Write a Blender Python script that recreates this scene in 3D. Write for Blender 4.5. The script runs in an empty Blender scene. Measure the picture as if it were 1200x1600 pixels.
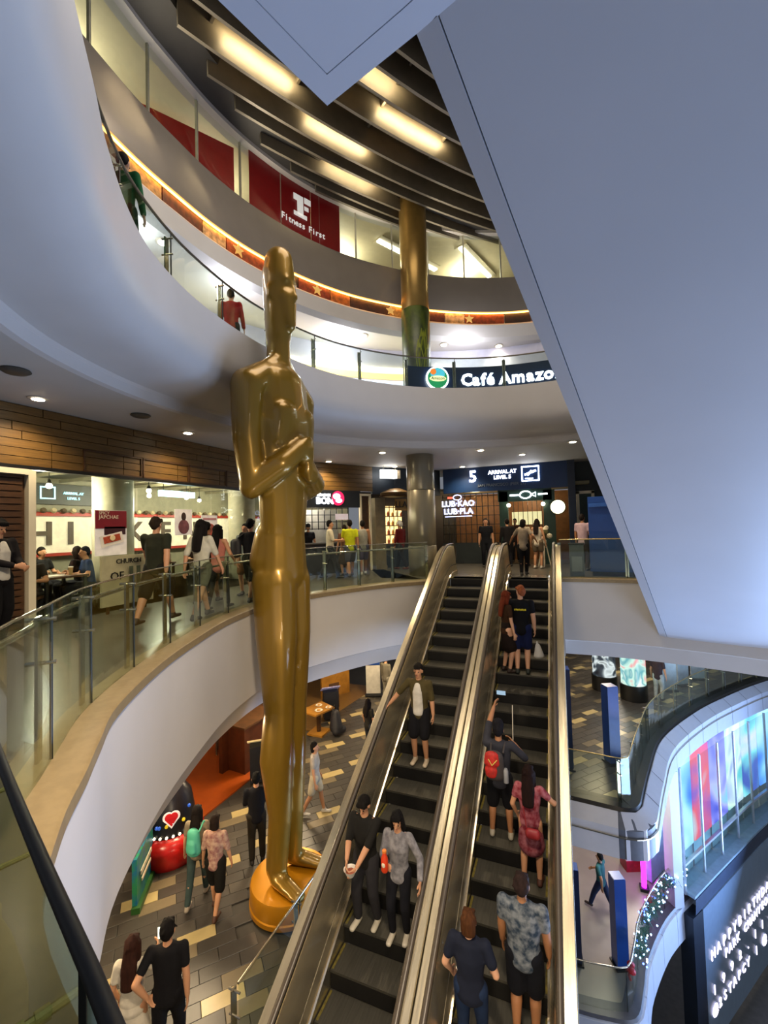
import bpy, bmesh, math, random
from mathutils import Vector, Matrix
random.seed(7)
S = bpy.context.scene
COL = S.collection
rad = math.radians

# ---------------------------------------------------------------- camera
cam_d = bpy.data.cameras.new('camera'); cam = bpy.data.objects.new('camera', cam_d); COL.objects.link(cam)
cam_d.sensor_fit = 'VERTICAL'; cam_d.sensor_height = 36.0; cam_d.lens = 680.0 / 1600.0 * 36.0
cam_d.clip_start = 0.05; cam_d.clip_end = 200
YAW, PITCH, ROLL = rad(22.0), rad(2.0), rad(1.6)
_fw = Vector((-math.sin(YAW) * math.cos(PITCH), math.cos(YAW) * math.cos(PITCH), math.sin(PITCH)))
_r0 = Vector((math.cos(YAW), math.sin(YAW), 0)); _u0 = _r0.cross(_fw)
_R = _r0 * math.cos(ROLL) - _u0 * math.sin(ROLL); _U = _u0 * math.cos(ROLL) + _r0 * math.sin(ROLL)
cam.matrix_world = Matrix(((_R.x, _U.x, -_fw.x, 0.0), (_R.y, _U.y, -_fw.y, 0.0), (_R.z, _U.z, -_fw.z, 1.5), (0, 0, 0, 1)))
S.camera = cam

# ---------------------------------------------------------------- world, exposure
S.view_settings.view_transform = 'Standard'; S.view_settings.look = 'None'
S.view_settings.gamma = 1.0; S.view_settings.use_curve_mapping = False
S.view_settings.exposure = 0.35
S.cycles.use_denoising = True
S.cycles.max_bounces = 7; S.cycles.diffuse_bounces = 3; S.cycles.glossy_bounces = 3
S.cycles.transparent_max_bounces = 24; S.cycles.sample_clamp_indirect = 4.0
S.cycles.caustics_reflective = False; S.cycles.caustics_refractive = False
W = bpy.data.worlds.new('world'); S.world = W; W.use_nodes = True
W.node_tree.nodes['Background'].inputs[0].default_value = (0.74, 0.79, 0.90, 1)
W.node_tree.nodes['Background'].inputs[1].default_value = 0.18

def area(name, loc, aim, size, power, color, sy=None):
    d = bpy.data.lights.new(name, 'AREA'); d.energy = power; d.color = color; d.size = size
    if sy: d.shape = 'RECTANGLE'; d.size_y = sy
    o = bpy.data.objects.new(name, d); COL.objects.link(o); o.location = loc
    o.rotation_euler = (Vector(aim) - Vector(loc)).to_track_quat('-Z', 'Y').to_euler()
    return o
def point(name, loc, power, color, r=0.12):
    d = bpy.data.lights.new(name, 'POINT'); d.energy = power; d.color = color; d.shadow_soft_size = r
    o = bpy.data.objects.new(name, d); COL.objects.link(o); o.location = loc
    return o
def spot(name, loc, aim, power, color, ang=100, blend=0.6, r=0.1):
    d = bpy.data.lights.new(name, 'SPOT'); d.energy = power; d.color = color; d.shadow_soft_size = r
    d.spot_size = rad(ang); d.spot_blend = blend
    o = bpy.data.objects.new(name, d); COL.objects.link(o); o.location = loc
    o.rotation_euler = (Vector(aim) - Vector(loc)).to_track_quat('-Z', 'Y').to_euler()
    return o
WARM = (1.0, 0.78, 0.50); NEUT = (1.0, 0.90, 0.76); COOL = (0.55, 0.72, 1.0)
# big area lights: overhead fill added above the void, and the glowing screen facade of the next hall
area('atrium_fill', (-2.0, 6.5, 11.2), (-2.2, 7.0, 0), 5.0, 330, (1.0, 0.86, 0.70), 5.0)
area('screen_glow', (9.5, 15.0, -9.5), (1.0, 7.0, 1.5), 7.0, 1700, (0.36, 0.56, 1.0), 5.0)
area('screen_glow_near', (9.5, 6.5, -9.0), (1.5, 7.0, 2.0), 7.0, 760, (0.58, 0.70, 1.0), 5.0)
point('fascia_fill_low', (-0.7, -0.1, -2.35), 230, (1.0, 0.78, 0.50), 0.25); point('fascia_fill_low', (1.7, -0.4, -2.35), 160, (1.0, 0.78, 0.50), 0.25)  # added warm points that brighten the lower left fascia
spot('fascia_fill', (-0.4, 1.7, 4.25), (-4.0, 4.6, -1.6), 1400, (1.0, 0.80, 0.56), 88, 0.7, 0.3)  # added warm spot, unseen, aimed at the left fascia

# ---------------------------------------------------------------- materials
def lin(h):
    h = h.lstrip('#'); v = [int(h[i:i + 2], 16) / 255 for i in (0, 2, 4)]
    return tuple(((c + 0.055) / 1.055) ** 2.4 if c > 0.04045 else c / 12.92 for c in v)
MATS = {}
def mat(name, hx, rough=0.5, metal=0.0, emit=0.0, var=0.08, scale=6.0, bump=0.0, stretch=(1, 1, 1), hx2=None, spec=0.5, coat=0.0, eh=None):
    if name in MATS: return MATS[name]
    m = bpy.data.materials.new(name); m.use_nodes = True; nt = m.node_tree; N, L = nt.nodes, nt.links
    b = N['Principled BSDF']; c = lin(hx)
    b.inputs['Roughness'].default_value = rough; b.inputs['Metallic'].default_value = metal
    b.inputs['Specular IOR Level'].default_value = spec; b.inputs['Coat Weight'].default_value = coat
    tc = N.new('ShaderNodeTexCoord'); mp = N.new('ShaderNodeMapping'); mp.inputs['Scale'].default_value = stretch
    nz = N.new('ShaderNodeTexNoise'); nz.inputs['Scale'].default_value = scale; nz.inputs['Detail'].default_value = 3
    L.new(tc.outputs['Object'], mp.inputs[0]); L.new(mp.outputs[0], nz.inputs['Vector'])
    rp = N.new('ShaderNodeValToRGB'); e = rp.color_ramp.elements
    c2 = lin(hx2) if hx2 else tuple(min(1, v * (1 + var)) for v in c); c1 = c if hx2 else tuple(v * (1 - var) for v in c)
    e[0].position = 0.35; e[1].position = 0.65; e[0].color = (*c1, 1); e[1].color = (*c2, 1)
    L.new(nz.outputs['Fac'], rp.inputs[0]); L.new(rp.outputs[0], b.inputs['Base Color'])
    if emit:
        if eh: b.inputs['Emission Color'].default_value = (*lin(eh), 1)
        else: L.new(rp.outputs[0], b.inputs['Emission Color'])
        b.inputs['Emission Strength'].default_value = emit
    if bump:
        bp = N.new('ShaderNodeBump'); bp.inputs['Strength'].default_value = bump; bp.inputs['Distance'].default_value = 0.02
        L.new(nz.outputs['Fac'], bp.inputs['Height']); L.new(bp.outputs[0], b.inputs['Normal'])
    MATS[name] = m
    return m
def glass(name, tint, refl=1.0):
    if name in MATS: return MATS[name]
    m = bpy.data.materials.new(name); m.use_nodes = True; nt = m.node_tree; N, L = nt.nodes, nt.links
    N.remove(N['Principled BSDF'])
    t = N.new('ShaderNodeBsdfTransparent'); t.inputs[0].default_value = (*tint, 1)
    g = N.new('ShaderNodeBsdfGlossy'); g.inputs['Roughness'].default_value = 0.02; g.inputs[0].default_value = (0.9, 0.95, 0.92, 1)
    ge = N.new('ShaderNodeNewGeometry'); f = N.new('ShaderNodeVectorMath'); f.operation = 'DOT_PRODUCT'
    L.new(ge.outputs['Incoming'], f.inputs[0]); L.new(ge.outputs['Normal'], f.inputs[1])
    prev = f.outputs['Value']
    for op, v in (('ABSOLUTE', 0), ('SUBTRACT', 1.0), ('POWER', 5.0), ('MULTIPLY_ADD', 0.9)):
        mu = N.new('ShaderNodeMath'); mu.operation = op
        if op == 'SUBTRACT': mu.inputs[0].default_value = 1.0; L.new(prev, mu.inputs[1])
        else:
            L.new(prev, mu.inputs[0]); mu.inputs[1].default_value = v * (refl if op == 'MULTIPLY_ADD' else 1)
            if op == 'MULTIPLY_ADD': mu.inputs[2].default_value = 0.035 * refl
        prev = mu.outputs[0]
    mx = N.new('ShaderNodeMixShader')
    L.new(prev, mx.inputs[0]); L.new(t.outputs[0], mx.inputs[1]); L.new(g.outputs[0], mx.inputs[2])
    L.new(mx.outputs[0], N['Material Output'].inputs[0]); MATS[name] = m
    return m
def screen(name, cols, strength, scale=1.2):
    """a lit display: slow procedural colour fields, emitting"""
    if name in MATS: return MATS[name]
    m = bpy.data.materials.new(name); m.use_nodes = True; nt = m.node_tree; N, L = nt.nodes, nt.links
    b = N['Principled BSDF']; tc = N.new('ShaderNodeTexCoord'); nz = N.new('ShaderNodeTexNoise')
    nz.inputs['Scale'].default_value = scale; nz.inputs['Detail'].default_value = 1.0; nz.inputs['Distortion'].default_value = 1.2
    L.new(tc.outputs['Object'], nz.inputs['Vector']); rp = N.new('ShaderNodeValToRGB'); L.new(nz.outputs['Fac'], rp.inputs[0])
    e = rp.color_ramp.elements
    while len(e) < len(cols): e.new(0.5)
    for i, h in enumerate(cols): e[i].position = 0.28 + 0.44 * i / max(1, len(cols) - 1); e[i].color = (*lin(h), 1)
    b.inputs['Base Color'].default_value = (0.02, 0.02, 0.03, 1); b.inputs['Roughness'].default_value = 0.2
    L.new(rp.outputs[0], b.inputs['Emission Color']); b.inputs['Emission Strength'].default_value = strength
    MATS[name] = m
    return m
white = mat('white_plaster', '#cfcac4', 0.45, var=0.02, scale=1.5)
soffit_m = mat('soffit_paint', '#c4c6cc', 0.4, var=0.015, scale=1.0)
ceil_m = mat('ceiling_paint', '#c9c4ba', 0.6, var=0.02, scale=1.5)
kerb_m = mat('kerb_stone', '#8c7a5a', 0.35, var=0.08, scale=14)
gold = mat('gold_paint', '#8b6b1c', 0.34, 0.45, var=0.04, scale=1.2, coat=0.5)
gold_base = mat('gold_base_paint', '#d18d12', 0.35, 0.45, var=0.04, scale=2, coat=0.4)
bronze = mat('bronze_panel', '#8a7550', 0.34, 0.75, var=0.05, scale=3)
fin_m = mat('fin_bronze', '#7d7566', 0.5, 0.25, var=0.08, scale=3)
dark_ceiling = mat('dark_ceiling_paint', '#3a3835', 0.6, var=0.05)
greymetal = mat('grey_metal_panel', '#8f877d', 0.26, 0.3, var=0.03, scale=2)
steel = mat('brushed_steel', '#cfc3a6', 0.27, 0.85, var=0.10, scale=3, stretch=(6, 0.5, 0.5), bump=0.12)
chrome = mat('polished_steel', '#cdc6b4', 0.14, 0.95, var=0.03)
rubber = mat('black_rubber', '#141210', 0.5, var=0.1)
handrail_m = mat('handrail_rubber', '#4a4136', 0.32, var=0.06)
tread_m = mat('step_tread', '#4a4840', 0.5, 0.35, var=0.15, scale=40, stretch=(1, 0.05, 1), bump=0.2)
riser_m = mat('step_riser', '#0d0c0b', 0.6, 0.2, var=0.1)
yellow_m = mat('safety_yellow', '#a08a20', 0.6)
glass_m = glass('railing_glass', (0.88, 0.93, 0.88))
glass_clear = glass('shop_glass', (0.93, 0.95, 0.92), 0.8)
glass_dark = glass('near_glass', (0.66, 0.72, 0.60))
black_m = mat('black_trim', '#141414', 0.4)
navy = mat('navy_board', '#10315f', 0.4, var=0.05)
blue_m = mat('blue_sign', '#173f86', 0.35, var=0.05)
wood = mat('wood_plank', '#664b22', 0.45, var=0.2, scale=5, stretch=(0.7, 0.7, 9), bump=0.1)
wood_d = mat('dark_wood', '#4a2f16', 0.5, var=0.25, scale=6, stretch=(1, 1, 6))
cream = mat('cream_paint', '#d8cdb0', 0.6, var=0.03)
frame_w = mat('cream_frame', '#e2d8bd', 0.5, var=0.02)
floor_m = mat('floor_stone', '#4f4c45', 0.28, var=0.12, scale=3)
lamp_e = mat('lamp_diffuser', '#fff0d0', 0.5, emit=14.0, var=0.0)
neon_w = mat('neon_white', '#f2f6ff', 0.5, emit=6.0, var=0.0)
neon_s = mat('sign_white', '#f4f4f8', 0.5, emit=2.6, var=0.0)

# ---------------------------------------------------------------- mesh helpers
def world_of(o):
    m = o.matrix_basis.copy()
    if o.parent: m = world_of(o.parent) @ o.matrix_parent_inverse @ m
    return m
def put(name, me, parent=None, world=True):
    o = bpy.data.objects.new(name, me); COL.objects.link(o)
    if parent:
        o.parent = parent
        if world: o.matrix_parent_inverse = world_of(parent).inverted()
    return o
def tag(o, label, cat=None, group=None):
    o['label'] = label
    if cat: o['category'] = cat
    if group: o['group'] = group
    return o
def struct(o, label=None):
    o['kind'] = 'structure'
    if label: o['label'] = label
    return o
def stuff(o): o['kind'] = 'stuff'; return o
def thing(name, label, cat, loc=(0, 0, 0), rz=0.0, group=None):
    o = bpy.data.objects.new(name, None); COL.objects.link(o); o.empty_display_size = 0.1
    o.location = loc; o.rotation_euler = (0, 0, rz)
    return tag(o, label, cat, group)
class MB:
    def __init__(s): s.v = []; s.f = []; s.m = []; s.mi = 0
    def add(s, vs, fs):
        n = len(s.v); s.v += [tuple(v) for v in vs]; s.f += [tuple(i + n for i in f) for f in fs]; s.m += [s.mi] * len(fs)
        return s
    def box(s, c, d, rz=0.0, M=None):
        x, y, z = d[0] / 2, d[1] / 2, d[2] / 2; R = M or Matrix.Rotation(rz, 3, 'Z'); c = Vector(c)
        vs = [c + R @ Vector((a * x, b * y, e * z)) for e in (-1, 1) for b in (-1, 1) for a in (-1, 1)]
        return s.add(vs, [(0, 2, 3, 1), (4, 5, 7, 6), (0, 1, 5, 4), (2, 6, 7, 3), (0, 4, 6, 2), (1, 3, 7, 5)])
    def beam(s, p0, p1, w, h, up=(0, 0, 1)):
        p0, p1 = Vector(p0), Vector(p1); d = (p1 - p0); L = d.length; d.normalize(); u = Vector(up)
        if abs(d.dot(u)) > 0.98: u = Vector((0, 1, 0))
        r = d.cross(u).normalized(); u = r.cross(d)
        return s.box((p0 + p1) / 2, (w, L, h), M=Matrix((r, d, u)).transposed())
    def prism(s, poly, z0, z1):
        n = len(poly); vs = [(x, y, z0) for x, y in poly] + [(x, y, z1) for x, y in poly]
        fs = [tuple(reversed(range(n))), tuple(range(n, 2 * n))] + [(i, (i + 1) % n, n + (i + 1) % n, n + i) for i in range(n)]
        return s.add(vs, fs)
    def cone(s, p0, p1, r0, r1, n=12, caps=True):
        p0, p1 = Vector(p0), Vector(p1); d = (p1 - p0).normalized(); u = Vector((0, 0, 1)) if abs(d.z) < 0.95 else Vector((0, 1, 0))
        a = d.cross(u).normalized(); b = d.cross(a)
        vs = []
        for p, r in ((p0, r0), (p1, r1)):
            vs += [p + (a * math.cos(2 * math.pi * i / n) + b * math.sin(2 * math.pi * i / n)) * r for i in range(n)]
        fs = [(i, (i + 1) % n, n + (i + 1) % n, n + i) for i in range(n)]
        if caps: fs += [tuple(reversed(range(n))), tuple(range(n, 2 * n))]
        return s.add(vs, fs)
    def tube(s, pts, r, n=8, closed=False):
        pts = [Vector(p) for p in pts]; k = len(pts); vs = []; fs = []
        for i, p in enumerate(pts):
            d = (pts[min(i + 1, k - 1)] - pts[max(i - 1, 0)]).normalized()
            u = Vector((0, 0, 1)) if abs(d.z) < 0.9 else Vector((1, 0, 0))
            a = d.cross(u).normalized(); b = d.cross(a)
            rr = r if not isinstance(r, (list, tuple)) else r[i]
            vs += [p + (a * math.cos(2 * math.pi * j / n) + b * math.sin(2 * math.pi * j / n)) * rr for j in range(n)]
        for i in range(k - 1):
            fs += [(i * n + j, i * n + (j + 1) % n, (i + 1) * n + (j + 1) % n, (i + 1) * n + j) for j in range(n)]
        fs += [tuple(reversed(range(n))), tuple(range((k - 1) * n, k * n))]
        return s.add(vs, fs)
    def sphere(s, c, r, n=10, m=6):
        rx, ry, rz = r if isinstance(r, (tuple, list)) else (r, r, r); c = Vector(c); vs = [c + Vector((0, 0, -rz))]
        for i in range(1, m):
            t = -math.pi / 2 + math.pi * i / m
            vs += [c + Vector((rx * math.cos(t) * math.cos(2 * math.pi * j / n), ry * math.cos(t) * math.sin(2 * math.pi * j / n), rz * math.sin(t))) for j in range(n)]
        vs.append(c + Vector((0, 0, rz))); fs = [(0, 1 + (j + 1) % n, 1 + j) for j in range(n)]
        for i in range(m - 2):
            fs += [(1 + i * n + j, 1 + i * n + (j + 1) % n, 1 + (i + 1) * n + (j + 1) % n, 1 + (i + 1) * n + j) for j in range(n)]
        o = 1 + (m - 2) * n; fs += [(o + j, o + (j + 1) % n, len(vs) - 1) for j in range(n)]
        return s.add(vs, fs)
    def lathe(s, c, prof, n=24):
        c = Vector(c); k = len(prof); vs = []
        for r, z in prof: vs += [c + Vector((r * math.cos(2 * math.pi * j / n), r * math.sin(2 * math.pi * j / n), z)) for j in range(n)]
        fs = []
        for i in range(k - 1): fs += [(i * n + j, i * n + (j + 1) % n, (i + 1) * n + (j + 1) % n, (i + 1) * n + j) for j in range(n)]
        fs += [tuple(reversed(range(n))), tuple(range((k - 1) * n, k * n))]
        return s.add(vs, fs)
    def sweep(s, path, prof, closed=False):
        """profile of (outward offset, z) carried along a plan path"""
        ns = normals(path); k = len(prof); vs = []; fs = []
        for (x, y), (a, b) in zip(path, ns): vs += [(x + a * o, y + b * o, z) for o, z in prof]
        for i in range(len(path) - 1):
            for j in range(k - 1 + (1 if closed else 0)):
                fs.append((i * k + j, (i + 1) * k + j, (i + 1) * k + (j + 1) % k, i * k + (j + 1) % k))
        if closed: fs += [tuple(range(k)), tuple(reversed(range((len(path) - 1) * k, len(path) * k)))]
        return s.add(vs, fs)
    def mesh(s, mats, smooth=None, name='m'):
        me = bpy.data.meshes.new(name); me.from_pydata(s.v, [], s.f); mats = mats if isinstance(mats, (list, tuple)) else [mats]
        for m in mats: me.materials.append(m)
        if max(s.m, default=0): me.polygons.foreach_set('material_index', s.m)
        bm = bmesh.new(); bm.from_mesh(me); bmesh.ops.recalc_face_normals(bm, faces=bm.faces); bm.to_mesh(me); bm.free()
        if smooth is not None:
            me.polygons.foreach_set('use_smooth', [True] * len(me.polygons)); me.set_sharp_from_angle(angle=rad(smooth))
        me.update(); return me
    def build(s, name, mats, parent=None, smooth=None, world=True): return put(name, s.mesh(mats, smooth, name), parent, world)
def normals(path):
    out = []
    for i in range(len(path)):
        a, b = path[max(i - 1, 0)], path[min(i + 1, len(path) - 1)]; dx, dy = b[0] - a[0], b[1] - a[1]; l = math.hypot(dx, dy) or 1
        out.append((-dy / l, dx / l))
    return out
def curve(pts, n=6):
    P = [Vector((*p, 0)) for p in pts]; out = []
    for i in range(len(P) - 1):
        p0, p1, p2, p3 = P[max(i - 1, 0)], P[i], P[i + 1], P[min(i + 2, len(P) - 1)]
        for k in range(n):
            t = k / n
            q = 0.5 * (2 * p1 + (p2 - p0) * t + (2 * p0 - 5 * p1 + 4 * p2 - p3) * t * t + (3 * p1 - p0 - 3 * p2 + p3) * t ** 3)
            out.append((q.x, q.y))
    return out + [(P[-1].x, P[-1].y)]
def offset(path, o): return [(x + a * o, y + b * o) for (x, y), (a, b) in zip(path, normals(path))]
def walk(path, step, start=0.0, end=None):
    """points at equal arc length, as (x, y) with outward normal"""
    seg = [math.hypot(b[0] - a[0], b[1] - a[1]) for a, b in zip(path, path[1:])]; tot = sum(seg); end = tot if end is None else min(end, tot)
    n = max(1, round((end - start) / step)); out = []
    for k in range(n + 1):
        out.append(along(path, start + (end - start) * k / n))
    return out
def length(path): return sum(math.hypot(b[0] - a[0], b[1] - a[1]) for a, b in zip(path, path[1:]))
def along(path, s):
    for a, b in zip(path, path[1:]):
        l = math.hypot(b[0] - a[0], b[1] - a[1])
        if s <= l + 1e-9 or b is path[-1]:
            t = s / l if l else 0
            return (a[0] + (b[0] - a[0]) * t, a[1] + (b[1] - a[1]) * t)
        s -= l
def nearest_s(path, q):
    best = (1e9, 0); s = 0
    for a, b in zip(path, path[1:]):
        l = math.hypot(b[0] - a[0], b[1] - a[1])
        for k in range(5):
            p = (a[0] + (b[0] - a[0]) * k / 5, a[1] + (b[1] - a[1]) * k / 5); d = math.hypot(p[0] - q[0], p[1] - q[1])
            if d < best[0]: best = (d, s + l * k / 5)
        s += l
    return best[1]
def sub(path, s0, s1, n=4): return [along(path, s0 + (s1 - s0) * k / n) for k in range(n + 1)]
def text(s, size, origin, right, m, parent=None, name='lettering', ext=0.012, up=(0, 0, 1), align='CENTER', sx=1.0, bold=0.0):
    c = bpy.data.curves.new('t', 'FONT'); c.body = s; c.size = size; c.extrude = ext; c.align_x = align; c.align_y = 'CENTER'; c.resolution_u = 2
    c.offset = bold
    o = bpy.data.objects.new('t', c); me = bpy.data.meshes.new_from_object(o); bpy.data.objects.remove(o); bpy.data.curves.remove(c)
    r = Vector(right).normalized(); u = Vector(up).normalized(); n = r.cross(u).normalized(); u = n.cross(r)
    M = Matrix(((r.x * sx, u.x, n.x, origin[0]), (r.y * sx, u.y, n.y, origin[1]), (r.z * sx, u.z, n.z, origin[2]), (0, 0, 0, 1)))
    me.transform(M); me.materials.clear(); me.materials.append(m); me.name = name
    return put(name, me, parent)

# ================================================================ STRUCTURE
# plan paths of the slab edges round the void, run clockwise (near, left, far, right); outward = away from the void
P5 = curve([(3.2, 0.9), (1.6, 0.5), (0.5, 0.42), (-0.3, 0.52), (-1.05, 0.78), (-1.9, 1.07), (-2.45, 1.47), (-2.85, 1.87), (-3.17, 2.18), (-3.65, 2.68), (-4.3, 3.68),
            (-4.78, 4.65), (-5.25, 5.8), (-5.5, 6.95), (-5.5, 7.8), (-5.26, 8.61), (-4.75, 9.7), (-4.1, 10.65), (-3.28, 11.42)], 5)
P5R = curve([(-0.05, 12.44), (0.6, 12.46), (1.56, 12.41), (2.6, 12.2), (4.0, 11.8), (6.0, 11.0)], 4)
P6 = curve([(3.0, 1.0), (1.0, 0.3), (-0.8, 0.45), (-2.3, 1.35), (-3.36, 2.33), (-3.72, 2.68), (-4.24, 3.28), (-4.68, 3.98), (-5.03, 5.04), (-5.17, 6.33), (-5.1, 7.3), (-4.89, 8.27),
            (-4.46, 9.2), (-3.74, 10.1), (-2.85, 10.83), (-1.5, 11.45), (0.0, 11.66), (1.6, 11.5), (3.2, 11.1), (5.0, 10.4)], 6)
P7 = curve([(-4.6, -0.8), (-6.0, 1.2), (-6.9, 3.4), (-7.3, 5.54), (-7.36, 6.9), (-7.32, 8.0), (-7.1, 9.19), (-6.6, 10.6), (-5.8, 12.0), (-4.76, 13.2), (-3.7, 14.1), (-2.4, 14.9),
            (-1.0, 15.45), (1.0, 15.8), (3.2, 15.6), (5, 15.0)], 6)
H3, H4, H5, H6, H7 = -10.0, -5.0, 0.0, 5.0, 10.0

# --- level of the photographer
fl = MB().sweep(P5, [(0.36, H5), (7.5, H5)])
fl.sweep(P5R, [(0.3, H5), (7.5, H5)]); fl.add([(-3.3, 12.25, 0), (-0.0, 12.25, 0), (-0.0, 19, 0), (-3.3, 19, 0)], [(0, 1, 2, 3)])
fl.add([(-3.3, 11.7, 0), (-3.3, 19, 0), (-9, 19, 0), (-5, 12, 0)], [(0, 1, 2, 3)])
floor5 = struct(fl.build('floor', floor_m), 'dark polished stone walkway floor around the void')
k = MB().sweep(P5, [(0.36, 0.0), (0.36, 0.035), (0.0, 0.035), (-0.02, 0.02), (-0.02, -0.07), (0.02, -0.07)])
struct(k.build('trim_1', kerb_m, smooth=40), 'tan stone kerb under the glass railing of the curved walkway')
k = MB().sweep(P5R, [(0.3, 0.0), (0.3, 0.035), (0.0, 0.035), (-0.02, 0.02), (-0.02, -0.07), (0.02, -0.07)])
struct(k.build('trim_2', kerb_m, smooth=40), 'tan stone kerb right of the escalators')
prof = [(0.0, -0.07), (0.0, -1.58), (0.03, -1.6), (0.05, -1.64), (0.22, -2.0), (0.4, -2.0)]
w = MB().sweep(P5, prof); struct(w.build('wall_left', white, smooth=25), 'white curved fascia below the curved walkway')
w = MB().sweep(P5R, prof); struct(w.build('wall_right', white, smooth=25), 'white fascia right of the escalators')
w = MB().box((-3.29, 11.9, -1.0), (0.04, 0.9, 2.0)).box((-1.65, 12.45, -1.15), (3.3, 0.05, 1.7))
struct(w.build('wall_back', white), 'white fascia behind the escalator heads')
c = MB().sweep(P5, [(0.4, -2.0), (8, -2.0)]).sweep(P5R, [(0.4, -2.0), (14, -2.0)]).add([(-3.3, 11.4, -2), (0, 12.4, -2), (0, 26, -2), (-9, 19, -2)], [(0, 1, 2, 3)])
struct(c.build('ceiling', ceil_m), 'white ceiling over the lower walkway')

# --- ring above
prof6 = [(0.32, 5.06), (0.0, 5.06), (0.0, 4.5), (0.02, 4.3), (0.10, 4.12), (0.26, 4.0), (0.5, 3.94), (1.15, 3.9), (1.2, 3.86), (1.22, 3.72), (1.3, 3.7)]
struct(MB().sweep(P6, prof6).build('trim_3', white, smooth=30), 'white rounded fascia of the balcony one level up')
struct(MB().sweep(P6, [(1.3, 3.7), (8.5, 3.7)]).build('ceiling_upper', ceil_m), 'white ceiling over the walkway with downlights')
struct(MB().sweep(P6, [(0.32, 5.0), (7, 5.0)]).build('floor_upper', floor_m), 'floor of the balcony one level up')
# --- top ring
struct(MB().sweep(P7, [(0.4, 10.0), (0.0, 10.0), (-0.03, 9.4), (0.0, 8.80), (0.16, 8.79)]).build('trim_4', greymetal, smooth=30), 'glossy grey metal fascia of the top gallery')
struct(MB().sweep(P7, [(0.20, 8.79), (0.20, 8.42), (0.03, 8.40), (-0.02, 8.34), (0.0, 7.92), (0.15, 7.80), (0.3, 7.78), (6.0, 7.78)]).build('ceiling_top', white, smooth=30), 'white lit slab edge and ceiling over the middle balcony')
struct(MB().sweep(P7, [(0.4, 9.98), (6.0, 9.98)]).build('floor_top', floor_m), 'floor of the top gallery')
struct(MB().sweep(P7, [(4.6, 10.0), (4.6, 12.2)]).build('wall_top', cream), 'cream back wall behind the top gallery windows')
struct(MB().sweep(P7, [(0.05, 11.75), (5.0, 11.75)]).build('ceiling_gallery', cream), 'cream ceiling inside the top gallery')
struct(MB().sweep(P7, [(0.3, 11.55), (-0.06, 11.55), (-0.06, 11.68), (0.3, 11.68)]).build('trim_5', white, smooth=30), 'pale frame band over the gallery windows')
struct(MB().sweep(P7, [(0.1, 11.62), (-0.75, 11.80), (-0.78, 12.35)]).build('trim_6', dark_ceiling, smooth=30), 'dark bulkhead between windows and ceiling fins')
struct(MB().prism([(-8.5, -2), (8, -2), (8, 18), (-8.5, 18)], 12.35, 12.5).build('ceiling_atrium', bronze), 'bronze ceiling above the fins')
# far wall of the middle balcony
W6 = offset(P6, 4.3)
struct(MB().sweep(W6, [(0, 5.0), (0, 7.8)]).build('wall_balcony', mat('lavender_wall', '#c9c6d2', 0.5, var=0.03)), 'pale shop wall along the middle balcony')

# --- lower levels
f4 = MB().prism([(-13, 0), (-3.35, 0), (-3.35, 14), (-0.3, 14), (-0.3, 24), (-13, 24)], -5.25, -5.03)
R4 = curve([(-0.2, 11.42), (0.5, 11.36), (1.1, 11.32), (1.35, 11.5), (1.52, 12.1), (1.84, 13.3), (2.5, 15.37), (3.87, 17.74), (5.31, 19.69), (7.2, 21.9), (10, 24.5)], 5)
f4.sweep(R4, [(0.02, -5.03), (0.02, -5.25)])
floor4 = struct(f4.build('floor_lower', mat('grout', '#3c3933', 0.5)), 'patterned grey and tan tiled floor one level down')
fr = MB().add([(x, y, -5.03) for x, y in R4] + [(-0.3, 26, -5.03), (-0.3, 11.4, -5.03)], [tuple(range(len(R4) + 2))])
struct(fr.build('floor_lower_right', mat('grout', '#3c3933', 0.5)), 'patterned tiled floor of the lower hall right of the escalators')
struct(MB().prism([(-3.35, 3.5), (-3.35, -3), (3, -3), (3, 0.5), (-0.2, 2.2), (-0.2, 3.5)], -5.2, -5.0).build('floor_landing', floor_m), 'landing floor at the escalator foot')
# fascia panels of the lower hall edge (each panel its own piece)
edge4 = thing('balcony_edge', 'white panelled slab edge with dark ledge, one level below right of the escalators', 'slab edge', (1.2, 11.3, -6.0))
MB().sweep(R4, [(0.30, -5.0), (0.30, -4.97), (-0.05, -4.97), (-0.08, -5.05)]).build('ledge', black_m, edge4, smooth=30)
MB().sweep(R4, [(0.2, -5.06), (-0.10, -5.06), (-0.36, -5.28), (-0.36, -5.9), (-0.1, -6.02), (0.6, -6.02)]).build('backing', mat('joint_grey', '#5b6270', 0.5), edge4, smooth=30)
L4R = length(R4); n = 15
for i in range(n):
    q = sub(R4, L4R * i / n + 0.012, L4R * (i + 1) / n - 0.012, 4)
    MB().sweep(q, [(-0.09, -5.05), (-0.11, -5.04), (-0.37, -5.26), (-0.375, -5.42), (-0.36, -5.42)]).build('fascia_panel', mat('fascia_white', '#c3c8d4', 0.35, var=0.02), edge4, smooth=30)
    MB().sweep(q, [(-0.36, -5.45), (-0.385, -5.46), (-0.385, -5.9), (-0.12, -6.03), (0.5, -6.04)]).build('fascia_panel', mat('fascia_white', '#c3c8d4', 0.35, var=0.02), edge4, smooth=30)
MB().sweep(R4, [(-0.372, -5.42), (-0.40, -5.425), (-0.40, -5.445), (-0.372, -5.45)], closed=True).build('metal_line', chrome, edge4)
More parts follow.
